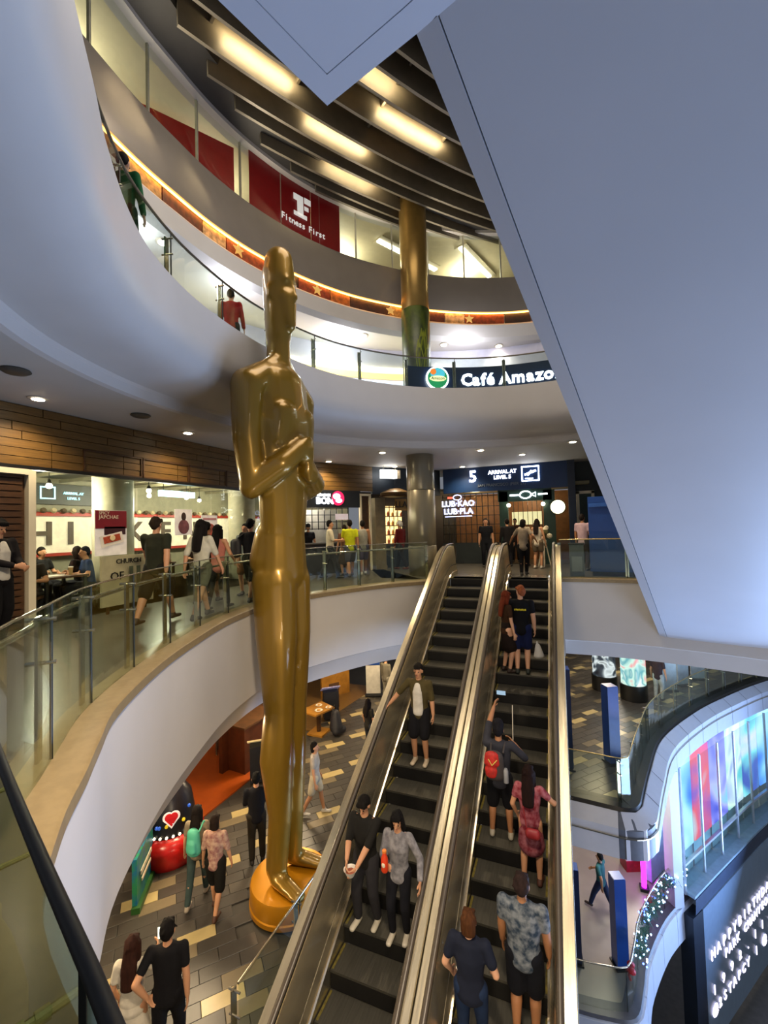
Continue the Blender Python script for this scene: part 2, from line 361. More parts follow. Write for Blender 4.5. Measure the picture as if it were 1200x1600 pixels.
# level three
R3 = curve([(-0.2, 11.5), (0.5, 11.56), (1.15, 11.75), (1.42, 12.5), (1.66, 13.4), (2.35, 14.9), (3.25, 16.2)], 5)
f3 = MB().add([(x, y, -10) for x, y in R3] + [(3.3, 26, -10), (-6, 26, -10), (-6, 11.5, -10)], [tuple(range(len(R3) + 3))])
struct(f3.build('floor_basement', mat('pale_stone_floor', '#a59a90', 0.3, var=0.08, scale=1.2)), 'pale stone floor two levels down')
edge3 = thing('lower_balcony_edge', 'white slab edge under the garland, two levels down', 'slab edge', (1.3, 11.8, -11))
MB().sweep(R3, [(0.35, -9.98), (-0.02, -9.98), (-0.05, -10.05)]).build('ledge', mat('grey_ledge', '#55565c', 0.4), edge3, smooth=30)
for i in range(6):
    q = sub(R3, length(R3) * i / 6 + 0.008, length(R3) * (i + 1) / 6 - 0.008, 4)
    MB().sweep(q, [(0.0, -10.04), (-0.1, -10.06), (-0.12, -10.95), (0.3, -11.0)]).build('fascia_panel', mat('fascia_white', '#c3c8d4', 0.35, var=0.02), edge3, smooth=30)
struct(MB().prism([(-12, -6), (16, -6), (16, 30), (-12, 30)], -15.2, -15.0).build('floor_bottom', mat('deep_floor', '#6b6a68', 0.35, var=0.1)), 'floor at the bottom of the atrium')
struct(MB().sweep(R4, [(0.0, -6.05), (12, -6.05)]).build('ceiling_basement', ceil_m), 'ceiling over the level two floors down')
# enclosing shop fronts of the lower levels
struct(MB().box((-10.9, 12, -3.5), (0.2, 26, 3.0)).build('wall_lower_left', mat('dark_shop', '#3a2a1c', 0.6, var=0.2)), 'dark brown shop wall one level down')
struct(MB().box((-3, 24.2, -3.5), (22, 0.2, 3.0)).build('wall_lower_back', mat('dark_shop', '#3a2a1c', 0.6, var=0.2)), 'dark shop wall at the back one level down')
struct(MB().box((0, 24, -8), (8, 0.2, 4.0)).build('wall_basement_back', mat('tan_wall', '#8c7a5c', 0.6)), 'tan back wall two levels down')

# --- white escalator soffit crossing overhead on the right
A0, A1 = Vector((2.25, 12.8, -1.6)), Vector((-0.68, 2.39, 4.4))
dv = (A1 - A0); hd = Vector((dv.x, dv.y, 0)).normalized(); rt = Vector((-hd.y, hd.x, 0)); rt = -rt if rt.x < 0 else rt
nrm = dv.cross(rt).normalized(); nrm = nrm if nrm.z > 0 else -nrm
sof = thing('escalator_soffit', 'huge white boxed underside of an escalator rising overhead on the right', 'escalator', (4.2, 12.4, -1.6))
A0e = A0 - dv.normalized() * 0.6
def slab4(a, b, w0, w1, th, dn=0.0, drop=0.0):
    m = MB(); a = a - nrm * dn; b = b - nrm * dn
    lo = [a + rt * w0, a + rt * w1, b + rt * w1, b + rt * w0]; hi = [p + nrm * th for p in lo]
    return m.add(lo + hi, [(3, 2, 1, 0), (4, 5, 6, 7), (0, 1, 5, 4), (1, 2, 6, 5), (2, 3, 7, 6), (3, 0, 4, 7)])
slab4(A0e, A1, 0.16, 5.2, 0.9).build('soffit_panel', soffit_m, sof)
m = MB(); a, b = A0e, A1                                    # chamfered border along the left edge
q = [(0.0, 0.02), (0.15, -0.006), (0.15, 0.5), (0.0, 0.5)]
vs = [p + rt * x + nrm * z for p in (a, b) for x, z in q]
m.add(vs, [(0, 1, 5, 4), (1, 2, 6, 5), (2, 3, 7, 6), (3, 0, 4, 7), (0, 3, 2, 1), (4, 5, 6, 7)]).build('edge_border', soffit_m, sof)
# level slab at its head, with the pointed corner
lp = [(-0.68, 2.39), (-1.37, 2.56), (-1.62, 1.80), (-2.0, 0.2), (-2.2, -1.5), (4.4, -1.5), (4.32, 1.0)]
MB().prism(lp, 4.42, 5.0).build('landing_slab', soffit_m, sof)
def inset(poly, d):
    out = []
    for i in range(len(poly)):
        a, b, c = Vector(poly[i - 1]), Vector(poly[i]), Vector(poly[(i + 1) % len(poly)])
        e1, e2 = (b - a).normalized(), (c - b).normalized(); n1, n2 = Vector((-e1.y, e1.x)), Vector((-e2.y, e2.x)); bi = (n1 + n2).normalized()
        out.append(tuple(b + bi * d / max(0.3, bi.dot(n1))))
    return out
li, lg = inset(lp, 0.15), inset(lp, 0.16)
mb = MB(); n = len(lp)
mb.add([(x, y, 4.40) for x, y in lp] + [(x, y, 4.40) for x, y in li] + [(x, y, 4.42) for x, y in li] + [(x, y, 4.43) for x, y in lp],
       [(i, (i + 1) % n, n + (i + 1) % n, n + i) for i in range(n)] + [(n + i, n + (i + 1) % n, 2 * n + (i + 1) % n, 2 * n + i) for i in range(n)] + [(3 * n + i, 3 * n + (i + 1) % n, (i + 1) % n, i) for i in range(n)])
mb.build('edge_border', soffit_m, sof)
MB().prism(lg, 4.395, 4.43).build('soffit_panel', soffit_m, sof)

# --- round columns
def column(name, label, x, y, r, secs):
    t = thing(name, label, 'column', (x, y, secs[0][0]))
    for z0, z1, rr, m, nm in secs: MB().lathe((x, y, 0), [(rr - 0.004, z0), (rr, z0 + 0.006), (rr, z1 - 0.006), (rr - 0.004, z1)], 32).build(nm, m, t, smooth=35)
    return t
clad = mat('column_metal', '#8c8573', 0.28, 0.55, var=0.04, scale=2)
column('column', 'round grey metal clad column right of the gold statue on the walkway', -3.98, 12.95, 0.43,
       [(0.0, 0.9, 0.44, clad, 'cladding'), (0.91, 2.6, 0.43, clad, 'cladding'), (2.61, 3.7, 0.43, clad, 'cladding')])
CU = column('upper_column', 'tall golden column with green jungle wrap above the balcony', -3.98, 12.95, 0.43,
       [(5.0, 8.25, 0.445, mat('jungle_wrap', '#1c2a12', 0.4, hx2='#49571c', scale=5, stretch=(1, 1, 0.6)), 'printed_wrap'), (8.26, 12.3, 0.43, mat('bronze_column', '#8d713a', 0.3, 0.6, var=0.06), 'cladding')])
# broad printed leaf on the wrap
for k, (da, dz, ln) in enumerate([(0.05, 0.5, 0.9), (0.35, 0.35, 1.0), (-0.2, 0.3, 0.8), (0.6, 0.25, 0.8), (0.2, 0.15, 1.1)]):
    mb = MB(); a0 = math.atan2(-12.95, 3.98) + 0.25; vs = []
    for j in range(7):
        t = j / 6; wd = 0.13 * math.sin(math.pi * (0.12 + 0.88 * t)) + 0.004; ang = a0 + da * t * 1.1 + 0.1; z = 5.7 + dz + ln * t * 1.5
        vs += [(-3.98 + 0.449 * math.cos(ang + s * wd / 0.449), 12.95 + 0.449 * math.sin(ang + s * wd / 0.449), z) for s in (-1, 1)]
    mb.add(vs, [(2 * j, 2 * j + 1, 2 * j + 3, 2 * j + 2) for j in range(6)]).build('printed_leaf', mat('leaf_print', '#7f8a22', 0.4, var=0.2), CU)

# --- ceiling fins (arcs about a far centre)
FC = Vector((19.3, -5.8)); starts = [(-5.9, 4.3), (-6.25, 5.2), (-6.53, 6.15), (-6.69, 7.1), (-6.68, 7.95), (-6.72, 8.94), (-6.51, 9.98), (-6.25, 10.87)]
t = thing('ceiling_fins', 'curved dark bronze ceiling fins below the roof', 'ceiling fins', (-4, 10, 12.3))
fl_n = 0
def fin(R, a0, a1, z0=11.42, z1=12.2):
    pts = [(FC.x + R * math.cos(a0 + (a1 - a0) * i / 20), FC.y + R * math.sin(a0 + (a1 - a0) * i / 20)) for i in range(21)]
    MB().sweep(pts, [(0, z0), (0.07, z0), (0.12, z1), (0.05, z1)], closed=True).build('fin', fin_m, t, smooth=40)
for i, sp in enumerate(starts):
    v = Vector(sp) - FC; R = v.length; a0 = math.atan2(v.y, v.x); ex = [0.46, 0.46, 0.44, 0.42, 0.40, 0.30, 0.20, 0.12][i]
    fin(R, a0, a0 - ex)
for i in range(1, 7):
    v = Vector(starts[0]) - FC; R = v.length - 0.5 * i; a0 = math.atan2(v.y, v.x) - 0.012 * i; fin(R, a0 + 0.02, a0 - 0.5)
# thin beams that carry the fins up to the ceiling
for k in range(5):
    a = math.atan2(10 - FC.y, -5 - FC.x) + 0.12 - k * 0.07
    MB().beam((FC.x + 25.0 * math.cos(a), FC.y + 25.0 * math.sin(a), 12.17), (FC.x + 31.2 * math.cos(a), FC.y + 31.2 * math.sin(a), 12.17), 0.06, 0.36).build('carrier_beam', fin_m, t)

# --- glazed screen facade at right
FA = curve([(3.05, 15.75), (4.0, 17.1), (5.0, 18.5), (6.0, 19.9), (7.1, 21.3), (8.6, 23.0), (10.5, 25)], 4)
FA = [p for p in FA]
fac = thing('screen_facade', 'curved glazed facade glowing blue and purple below the slab edge', 'facade', (4, 17, -10))
pal = [['#2b6fe0', '#6fb8ff', '#b2e4ff'], ['#7a4fb0', '#d05a6a', '#8fd0e8'], ['#3d46c8', '#a0a8ff', '#49c8e8'], ['#52b8c8', '#c8e8e0', '#7888e0'], ['#3050b0', '#70d0e0', '#d0d0ff']]
LF = length(FA); npn = 9
for i in range(npn):
    s0, s1 = LF * i / npn, LF * (i + 1) / npn; a, b = along(FA, s0 + 0.05), along(FA, s1 - 0.05)
    q = offset([a, b], 0.25)
    MB().sweep(q, [(0, -8.9), (0, -6.1), (0.04, -6.1), (0.04, -8.9)], closed=True).build('lit_screen', screen('screen_%d' % (i % 5), pal[i % 5], 1.5, 0.55), fac)
    MB().sweep(q, [(0.05, -9.7), (0.05, -8.9), (0.09, -8.9), (0.09, -9.7)], closed=True).build('lower_panel', mat('pale_teal_panel', '#8fb0b8', 0.3), fac)
    MB().sweep([a, b], [(0, -9.7), (0, -6.05), (0.015, -6.05), (0.015, -9.7)], closed=True).build('pane', glass_clear, fac)
    p = along(FA, s0); MB().cone((p[0], p[1], -9.75), (p[0], p[1], -6.03), 0.04, 0.04, 8).build('mullion', mat('mullion_grey', '#b4bcc4', 0.3, 0.4), fac)
MB().sweep(FA, [(-0.03, -8.95), (0.05, -8.95), (0.05, -8.88), (-0.03, -8.88)], closed=True).build('transom', mat('mullion_grey', '#b4bcc4', 0.3, 0.4), fac)
MB().sweep(FA, [(-0.25, -9.75), (0.3, -9.75), (0.3, -9.68), (-0.25, -9.68)], closed=True).build('sill', mat('sill_blue', '#8ea6b8', 0.3), fac)
MB().sweep(FA, [(-0.25, -10.2), (-0.27, -9.76), (0.2, -9.76)]).build('apron', mat('apron_slate', '#3f4a5e', 0.3), fac, smooth=30)
MB().box((2.75, 15.62, -8.05), (0.32, 0.32, 3.95), 0.6).build('end_post', mat('fascia_white', '#c3c8d4', 0.35, var=0.02), fac)
# LED message board
FL = sub(FA, 0.4, LF, 16); led = thing('message_board', 'dark curved message board with glowing white lettering at lower right', 'led board', (4, 17.3, -14.5))
led_b = MB().sweep(FL, [(-0.28, -14.3), (-0.28, -10.21), (0.1, -10.21), (0.1, -14.3)], closed=True).build('board', mat('led_slate', '#66788c', 0.4, 0.0, var=0.05, emit=0.10), led)  # faint emission added to lighten the otherwise unlit slate
p0 = FL[0]; MB().sweep([(p0[0] - 0.35, p0[1] - 0.45), p0], [(-0.28, -14.3), (-0.28, -10.21), (0.1, -10.21), (0.1, -14.3)], closed=True).build('end_return', mat('led_dark', '#1c2430', 0.4), led)
FT = offset(FL, -0.31)
def ledline(s, z, s0, pitch, size):
    for i, ch in enumerate(s):
        if ch == ' ': continue
        a, b = along(FT, s0 + pitch * i - 0.05), along(FT, s0 + pitch * i + 0.05)
        text(ch, size, ((a[0] + b[0]) / 2, (a[1] + b[1]) / 2, z), (b[0] - a[0], b[1] - a[1], 0), mat('led_letters', '#f0e6ff', 0.5, emit=1.7, var=0), led_b, 'letter', bold=0.006)
ledline('HAPPYBIRTHDAY', -11.72, 0.45, 0.40, 0.42)
ledline('   PARK CHANYEOL', -12.15, 0.45, 0.30, 0.36)
ledline('1 9 9 2 . 1 1 . 2 7', -12.75, 0.42, 0.32, 0.38)
ledline('@2STAPCY 1 @ BKK', -13.3, 0.40, 0.36, 0.38)

# ================================================================ RAILINGS
def railing(name, label, path, off, z0, hgt, plen, gm=glass_m, rail=None, hand=None, posts=0, clamp=True, base=True, cap=None, post_m=None):
    pp = offset(path, off); L = length(pp); n = max(1, round(L / plen)); mid = along(pp, L / 2)
    t = thing(name, label, 'railing', (mid[0], mid[1], z0))
    for i in range(n):
        q = sub(pp, L * i / n + 0.012, L * (i + 1) / n - 0.012, 4)
        MB().sweep(q, [(-0.006, z0), (0.006, z0), (0.006, z0 + hgt), (-0.006, z0 + hgt)], closed=True).build('glass_panel', gm, t)
        if i:
            x, y = along(pp, L * i / n); MB().box((x, y, z0 + hgt / 2), (0.014, 0.014, hgt)).build('panel_joint', mat('joint_dark', '#1c211c', 0.4), t)
    fine = sub(pp, 0, L, max(8, int(L / 0.18)))
    if cap: MB().tube([(x, y, z0 + hgt) for x, y in fine], cap[0], 8).build('top_rail', cap[1], t, smooth=50)
    if hand:
        o, z, r, m = hand; hp = offset(fine, o)
        MB().tube([(x, y, z) for x, y in hp], r, 10).build('handrail', m, t, smooth=50)
    if posts:
        ps = walk(pp, posts); ns = normals(ps)
        for (x, y), (a, b) in zip(ps, ns):
            ang = math.atan2(b, a); o = 0.07
            po = MB().box((x + a * o, y + b * o, z0 + hgt * 0.46), (0.02, 0.085, hgt * 0.92), ang).build('post', post_m or chrome, t)
            if clamp:
                for zz in (0.62, 0.9):
                    MB().cone((x - a * 0.03, y - b * 0.03, z0 + hgt * zz), (x + a * 0.14, y + b * 0.14, z0 + hgt * zz), 0.014, 0.014, 8).build('clamp', chrome, po)
    return t
s_near = nearest_s(P5, (-2.25, 1.4))
PN, PL = curve([(0.6, 0.02), (-0.05, 0.16), (-0.39, 0.285), (-0.76, 0.42), (-1.13, 0.56), (-1.6, 0.745), (-2.05, 0.94), (-2.5, 1.22)], 5), sub(P5, s_near, length(P5), 70)
railing('glass_railing', 'curved glass railing with steel handrail along the walkway left of the statue', PL, 0.22, 0.035, 1.02, 1.05, hand=(0.12, 0.9, 0.022, chrome), posts=1.05, cap=(0.009, chrome))
NR = railing('near_railing', 'dark topped glass railing right below the camera at lower left', PN, 0.0, 0.0, 1.05, 1.2, gm=glass_dark, cap=(0.009, rubber))  # shade on the near rail is put into its black cap colour
pn = PN
for s in (length(pn) - 1.15, length(pn) - 1.95):
    for dz, dl in ((0.80, 0.0), (0.66, 0.12)):
        p = along(pn, s - dl); q = along(pn, s - dl + 0.05); tx, ty = q[0] - p[0], q[1] - p[1]; l = math.hypot(tx, ty); a, b = -ty / l, tx / l
        MB().cone((p[0] - a * 0.02, p[1] - b * 0.02, dz), (p[0] + a * 0.16, p[1] + b * 0.16, dz), 0.007, 0.007, 8).build('standoff_pin', mat('brass_pin', '#d9c66a', 0.2, 0.9), NR)
        MB().cone((p[0] + a * 0.012, p[1] + b * 0.012, dz), (p[0] + a * 0.03, p[1] + b * 0.03, dz), 0.011, 0.011, 10).build('standoff_pin', mat('brass_pin', '#d9c66a', 0.2, 0.9), NR)
railing('side_railing', 'glass railing with brass rail right of the escalators in front of the blue kiosk', P5R, 0.18, 0.035, 1.0, 1.5, posts=1.5, cap=(0.018, mat('brass_rail', '#c9b27a', 0.25, 0.9)))
railing('balcony_railing', 'glass railing with slim steel posts on the balcony one level up', P6, 0.2, 5.06, 0.85, 1.3, cap=(0.02, mat('dark_rail', '#6f675a', 0.3, 0.8)), posts=1.3)
railing('lower_railing', 'glass railing along the curved slab edge one level down at right', R4, 0.14, -4.97, 1.0, 1.25, cap=(0.016, mat('brass_rail', '#c9b27a', 0.25, 0.9)), posts=1.25)
railing('basement_railing', 'glass railing carrying the garland two levels down', R3, 0.14, -9.98, 1.0, 1.2, cap=(0.02, chrome))
railing('guard_railing', 'low glass guard on the tiled floor beside the escalator foot', [(-3.82, 4.33), (-3.78, 9.6)], 0.0, -5.0, 1.05, 1.3, cap=(0.016, chrome), posts=1.3)

# ================================================================ ESCALATORS
SL = 0.231 / 0.4; YT = 12.25
def nose(y): return max(-5.0, min(0.0, -(YT - y) * SL))
def epath(y0, y1):
    b = YT - 5.0 / SL; ys = [y0, b - 0.35, b - 0.12, b + 0.15, b + 0.4] + [b + 0.4 + (YT - 0.4 - b - 0.4) * i / 8 for i in range(1, 9)] + [YT - 0.15, YT + 0.12, YT + 0.35, y1]
    out = []
    for y in ys:
        z = (nose(y - 0.35) + nose(y) + nose(y + 0.35)) / 3; out.append((y, z))
    return out
EP = epath(2.3, 13.25)
def esweep(prof, x0, sgn, pts=EP, closed=False):
    """profile of (x away from the step edge, z over the nosing line)"""
    m = MB(); k = len(prof); vs = [(x0 + sgn * x, y, z + h) for y, z in pts for x, h in prof]; fs = []
    for i in range(len(pts) - 1):
        for j in range(k - 1 + (1 if closed else 0)): fs.append((i * k + j, (i + 1) * k + j, (i + 1) * k + (j + 1) % k, i * k + (j + 1) % k))
    if closed: fs += [tuple(range(k)), tuple(reversed(range((len(pts) - 1) * k, len(pts) * k)))]
    return m.add(vs, fs)
skirt_m = mat('skirt_steel', '#cfc6ae', 0.2, 0.9, var=0.03)
def escalator(label, x0, x1, out0, out1, clad0, clad1):
    t = thing('escalator', label, 'escalator', ((x0 + x1) / 2, YT - 5 / SL, -5))
    w = x1 - x0 - 0.02
    sm = MB(); sm.box((0, 0.2, -0.015), (w, 0.4, 0.03)); sm.mi = 1; sm.box((0, 0.012, -0.125), (w, 0.02, 0.21))
    sm.mi = 2; sm.box((-w / 2 + 0.02, 0.2, 0.0015), (0.03, 0.36, 0.004)).box((w / 2 - 0.02, 0.2, 0.0015), (0.03, 0.36, 0.004))
    sme = sm.mesh([tread_m, riser_m, mat('step_yellow_worn', '#6d6224', 0.6, var=0.3, scale=20)])
    for k in range(0, 22):
        o = put('step', sme, t); o.matrix_parent_inverse = Matrix(); o.location = Vector(((x0 + x1) / 2, YT - 0.4 * k, -0.231 * k)) - t.location
    for xx, sg, ow, cd in ((x0, -1, out0, clad0), (x1, 1, out1, clad1)):
        esweep([(0, -0.35), (0, 0.10), (0.012, 0.115)], xx, sg).build('skirt_panel', skirt_m, t, smooth=30)
        esweep([(0.0, 0.115), (-0.012, 0.118), (-0.012, 0.13), (0.012, 0.135)], xx, sg).build('deck_trim', mat('bright_trim', '#f0e2c6', 0.12, 0.9, var=0), t, smooth=30)
        esweep([(0.012, 0.13), (0.045, 0.30), (0.050, 0.30)], xx, sg).build('inner_deck', steel, t, smooth=25)
        esweep([(0.050, 0.295), (0.056, 0.295), (0.056, 0.325), (0.050, 0.325)], xx, sg, closed=True).build('seam_strip', rubber, t)
        esweep([(0.050, 0.325), (0.046, 0.33), (0.098, 0.86), (0.108, 0.88), (0.118, 0.86)], xx, sg).build('inner_panel', steel, t, smooth=25)
        esweep([(0.162, 0.86), (0.172, 0.885), (ow - 0.012, 0.885), (ow - 0.002, 0.87), (ow - 0.002, 0.02)], xx, sg).build('outer_deck', steel, t, smooth=25)
        esweep([(0.118, 0.80), (0.162, 0.80), (0.162, 0.872), (0.118, 0.872)], xx, sg, closed=True).build('rail_channel', rubber, t)
        esweep([(ow - 0.01, 0.02), (ow - 0.01, -cd)], xx, sg).build('side_cladding', mat('truss_cladding', '#8d8677', 0.3, 0.6), t)
        n = 7
        for i in range(n):
            pts = []
            for j in range(4):
                f = (i + (j / 3) * 0.985 + 0.007) / n * (len(EP) - 1); a = int(min(f, len(EP) - 2)); u = f - a
                pts.append((EP[a][0] * (1 - u) + EP[a + 1][0] * u, EP[a][1] * (1 - u) + EP[a + 1][1] * u))
            esweep([(0.137, 0.17), (0.143, 0.17), (0.143, 0.89), (0.137, 0.89)], xx, sg, pts, closed=True).build('glass_panel', glass_m, t)
        xh = xx + sg * 0.14; hp = [(xh, y, z + 0.93) for y, z in EP]
        ye, ze = EP[-1]; top = [(xh, ye + 0.31 * math.sin(a), ze + 0.62 + 0.31 * math.cos(a)) for a in [rad(d) for d in range(15, 181, 15)]]
        yb, zb = EP[0]; bot = [(xh, yb - 0.31 * math.sin(a), zb + 0.62 + 0.31 * math.cos(a)) for a in [rad(d) for d in range(15, 181, 15)]]
        lp = list(reversed(bot)) + hp + top; m = MB(); vs = []; fs = []; ns = 10
        for i, p in enumerate(lp):                                    # flat oval rubber section
            p = Vector(p); d = (Vector(lp[min(i + 1, len(lp) - 1)]) - Vector(lp[max(i - 1, 0)])).normalized(); u = Vector((1, 0, 0)).cross(d).normalized()
            vs += [p + Vector((1, 0, 0)) * 0.038 * math.cos(2 * math.pi * j / ns) + u * 0.022 * math.sin(2 * math.pi * j / ns) for j in range(ns)]
        for i in range(len(lp) - 1): fs += [(i * ns + j, i * ns + (j + 1) % ns, (i + 1) * ns + (j + 1) % ns, (i + 1) * ns + j) for j in range(ns)]
        fs += [tuple(range(ns)), tuple(range((len(lp) - 1) * ns, len(lp) * ns))]
        m.add(vs, fs).build('handrail', handrail_m, t, smooth=60)
        # glass of the rounded head
        hd = [(ye, 0.17), (ye, 0.89)] + [(ye + 0.27 * math.sin(a), 0.62 + 0.27 * math.cos(a)) for a in [rad(d) for d in range(15, 166, 25)]] + [(ye + 0.05, 0.17)]
        MB().add([(xh + s_ * 0.003, y, z) for s_ in (-1, 1) for y, z in hd], [tuple(range(len(hd))), tuple(range(len(hd), 2 * len(hd)))]).build('glass_panel', glass_m, t)
    MB().box(((x0 + x1) / 2, YT + 0.72, -0.012), (w, 0.66, 0.034)).build('comb_plate', mat('comb_steel', '#a9a69c', 0.25, 0.9, scale=40, stretch=(30, 1, 1)), t)
    MB().box(((x0 + x1) / 2, 3.05, -4.995), (w, 1.0, 0.03)).build('comb_plate', mat('comb_steel', '#a9a69c', 0.25, 0.9), t)
    esweep([(0.0, -0.5), (x1 - x0, -0.5), (x1 - x0, -0.55), (0, -0.55)], x0, 1, closed=True).build('underside', mat('truss_cladding', '#8d8677', 0.3, 0.6), t)
    return t
escalator('escalator on the left carrying three people down between glass balustrades', -2.97, -1.93, 0.31, 0.275, 0.6, 0.6)
escalator('escalator on the right carrying people up, nearest the white soffit', -1.37, -0.33, 0.275, 0.31, 0.6, 0.6)

# ================================================================ GOLD STATUE (plain stylised standing figure)
REMESH = []
def ecap(m, p0, r0, p1, r1, xa=None, n=14):
    """closed tapered capsule with oval section; r = (across xa, other)"""
    p0, p1 = Vector(p0), Vector(p1); r0 = r0 if isinstance(r0, tuple) else (r0, r0); r1 = r1 if isinstance(r1, tuple) else (r1, r1)
    d = p1 - p0; L = d.length
    d = d / L if L > 1e-6 else Vector((0, 0, 1)); xa = Vector(xa or (1, 0, 0)); xa = xa - d * xa.dot(d)
    if xa.length < 0.1: xa = Vector((0, 1, 0)) - d * d.y
    xa.normalize(); ya = d.cross(xa); rings = []
    c0, c1 = min(r0), min(r1)
    for a in (-75, -50, -25, 0): rings.append((p0 + d * c0 * math.sin(rad(a)), r0[0] * math.cos(rad(a)), r0[1] * math.cos(rad(a))))
    for a in (0, 25, 50, 75): rings.append((p1 + d * c1 * math.sin(rad(a)), r1[0] * math.cos(rad(a)), r1[1] * math.cos(rad(a))))
    vs = [c + xa * a * math.cos(2 * math.pi * i / n) + ya * b * math.sin(2 * math.pi * i / n) for c, a, b in rings for i in range(n)]
    fs = [(k * n + i, k * n + (i + 1) % n, (k + 1) * n + (i + 1) % n, (k + 1) * n + i) for k in range(7) for i in range(n)]
    fs += [tuple(reversed(range(n))), tuple(range(7 * n, 8 * n))]
    m.add(vs, fs)
def remeshed(mb, name, mats, parent, vox, smooth_it=2, world=False):
    o = mb.build(name, mats, parent, world=world); r = o.modifiers.new('r', 'REMESH'); r.mode = 'VOXEL'; r.voxel_size = vox; r.use_smooth_shade = True
    if smooth_it: s = o.modifiers.new('s', 'SMOOTH'); s.factor = 0.5; s.iterations = smooth_it
    REMESH.append(o); return o
SX, SY = -4.68, 6.66
st = thing('gold_statue', 'towering plain gold standing figure with folded forearms on a round base', 'statue', (SX, SY, -5.0), rad(-93))
mb = MB()
# local frame: +y front, +x its right hand side, z up from the lower floor
def sc(*a): ecap(mb, *a)
for sx in (1, -1):
    fx = 0.20 * sx; yb = 0.02
    sc((fx * 1.5, -0.05, 0.52), (0.17, 0.13), (fx * 2.2, 0.50, 0.45), (0.15, 0.06))               # foot
    sc((fx * 1.2, -0.12, 0.60), (0.18, 0.20), (fx * 1.0, -0.05, 1.5), (0.20, 0.23))               # ankle
    sc((fx * 1.0, -0.05, 1.5), (0.20, 0.23), (fx * 1.05, -0.10, 2.45), (0.29, 0.34))              # calf
    sc((fx * 1.05, -0.10, 2.45), (0.29, 0.34), (fx * 1.05, -0.02, 3.35), (0.26, 0.30))            # knee
    sc((fx * 1.05, -0.02, 3.35), (0.26, 0.30), (fx * 1.15, -0.03, 4.6), (0.35, 0.42))             # thigh
    sc((fx * 1.15, -0.03, 4.6), (0.35, 0.42), (fx * 1.2, -0.06, 5.6), (0.38, 0.45))
    sc((fx * 1.1, -0.22, 5.95), (0.34, 0.36), (fx * 1.0, -0.14, 6.4), (0.32, 0.32))               # buttock
sc((0, 0.0, 5.7), (0.56, 0.40), (0, 0.0, 6.5), (0.50, 0.36))
sc((0, 0.0, 6.5), (0.52, 0.38), (0, 0.04, 7.3), (0.62, 0.40))
sc((0, 0.04, 7.3), (0.62, 0.40), (0, 0.06, 8.4), (0.74, 0.46))
sc((0, 0.06, 8.4), (0.70, 0.46), (0, 0.0, 9.15), (0.66, 0.40))
for sx in (1, -1):
    sc((0.30 * sx, 0.32, 8.55), (0.30, 0.20), (0.34 * sx, 0.28, 8.05), (0.28, 0.17))              # chest
    sc((0.45 * sx, -0.05, 9.25), (0.24, 0.26), (0.82 * sx, -0.10, 9.0), (0.27, 0.33))             # shoulder
    sc((0.84 * sx, -0.12, 9.0), (0.27, 0.32), (0.86 * sx, -0.14, 8.1), (0.23, 0.27))
    sc((0.86 * sx, -0.14, 8.1), (0.23, 0.27), (0.80 * sx, -0.08, 7.30), (0.20, 0.23))             # upper arm
    e = 0.0 if sx > 0 else -0.42
    sc((0.80 * sx, -0.10, 7.25), (0.21, 0.23), (0.55 * sx, 0.42, 7.60 + e * 0.6), (0.19, 0.20))   # forearm
    sc((0.55 * sx, 0.42, 7.60 + e * 0.6), (0.19, 0.20), (0.16 * sx, 0.56, 7.92 + e), (0.17, 0.18))
    sc((0.16 * sx, 0.56, 7.92 + e), (0.17, 0.19), (0.0, 0.58, 7.95 + e), (0.15, 0.18))            # fist
    for k in range(4): sc((0.12 * sx, 0.66, 8.06 - 0.09 * k + e), 0.06, (-0.06 * sx, 0.68, 8.05 - 0.09 * k + e), 0.055)
    sc((0.12 * sx, 0.56, 8.06 + e), 0.06, (0.0, 0.66, 8.12 + e), 0.05)
    sc((0.16 * sx, 0.0, 9.5), (0.20, 0.17), (0.5 * sx, -0.06, 9.22), (0.22, 0.2))                 # neck slope
sc((0, -0.05, 9.1), (0.28, 0.26), (0, -0.02, 10.05), (0.215, 0.235))                              # neck
sc((0, -0.02, 10.05), (0.25, 0.26), (0, 0.0, 11.25), (0.30, 0.34))                                  # head
sc((0, 0.02, 11.1), (0.30, 0.34), (0, 0.02, 11.47), (0.275, 0.30))
sc((0, 0.26, 10.22), (0.12, 0.13), (0, 0.20, 10.75), (0.22, 0.18))                                 # jaw and face
sc((0, 0.42, 10.68), (0.04, 0.06), (0, 0.33, 11.0), (0.035, 0.05))                               # nose
sc((-0.15, 0.30, 11.03), 0.05, (0.15, 0.30, 11.03), 0.05)                                       # brow
for sx in (1, -1): sc((0.28 * sx, -0.02, 10.72), (0.03, 0.06), (0.29 * sx, -0.02, 10.9), (0.03, 0.07))
for i_, (x_, y_, z_) in enumerate(mb.v): mb.v[i_] = (x_ * 0.90, y_ * 0.93 if z_ > 1.2 else y_, z_)
fig = remeshed(mb, 'figure', gold, st, 0.038, 5)
MB().lathe((0, 0, 0), [(0.66, 0.0), (0.70, 0.03), (0.70, 0.10), (0.685, 0.12), (0.685, 0.36), (0.665, 0.40)], 48).build('base', gold_base, st, smooth=30, world=False)

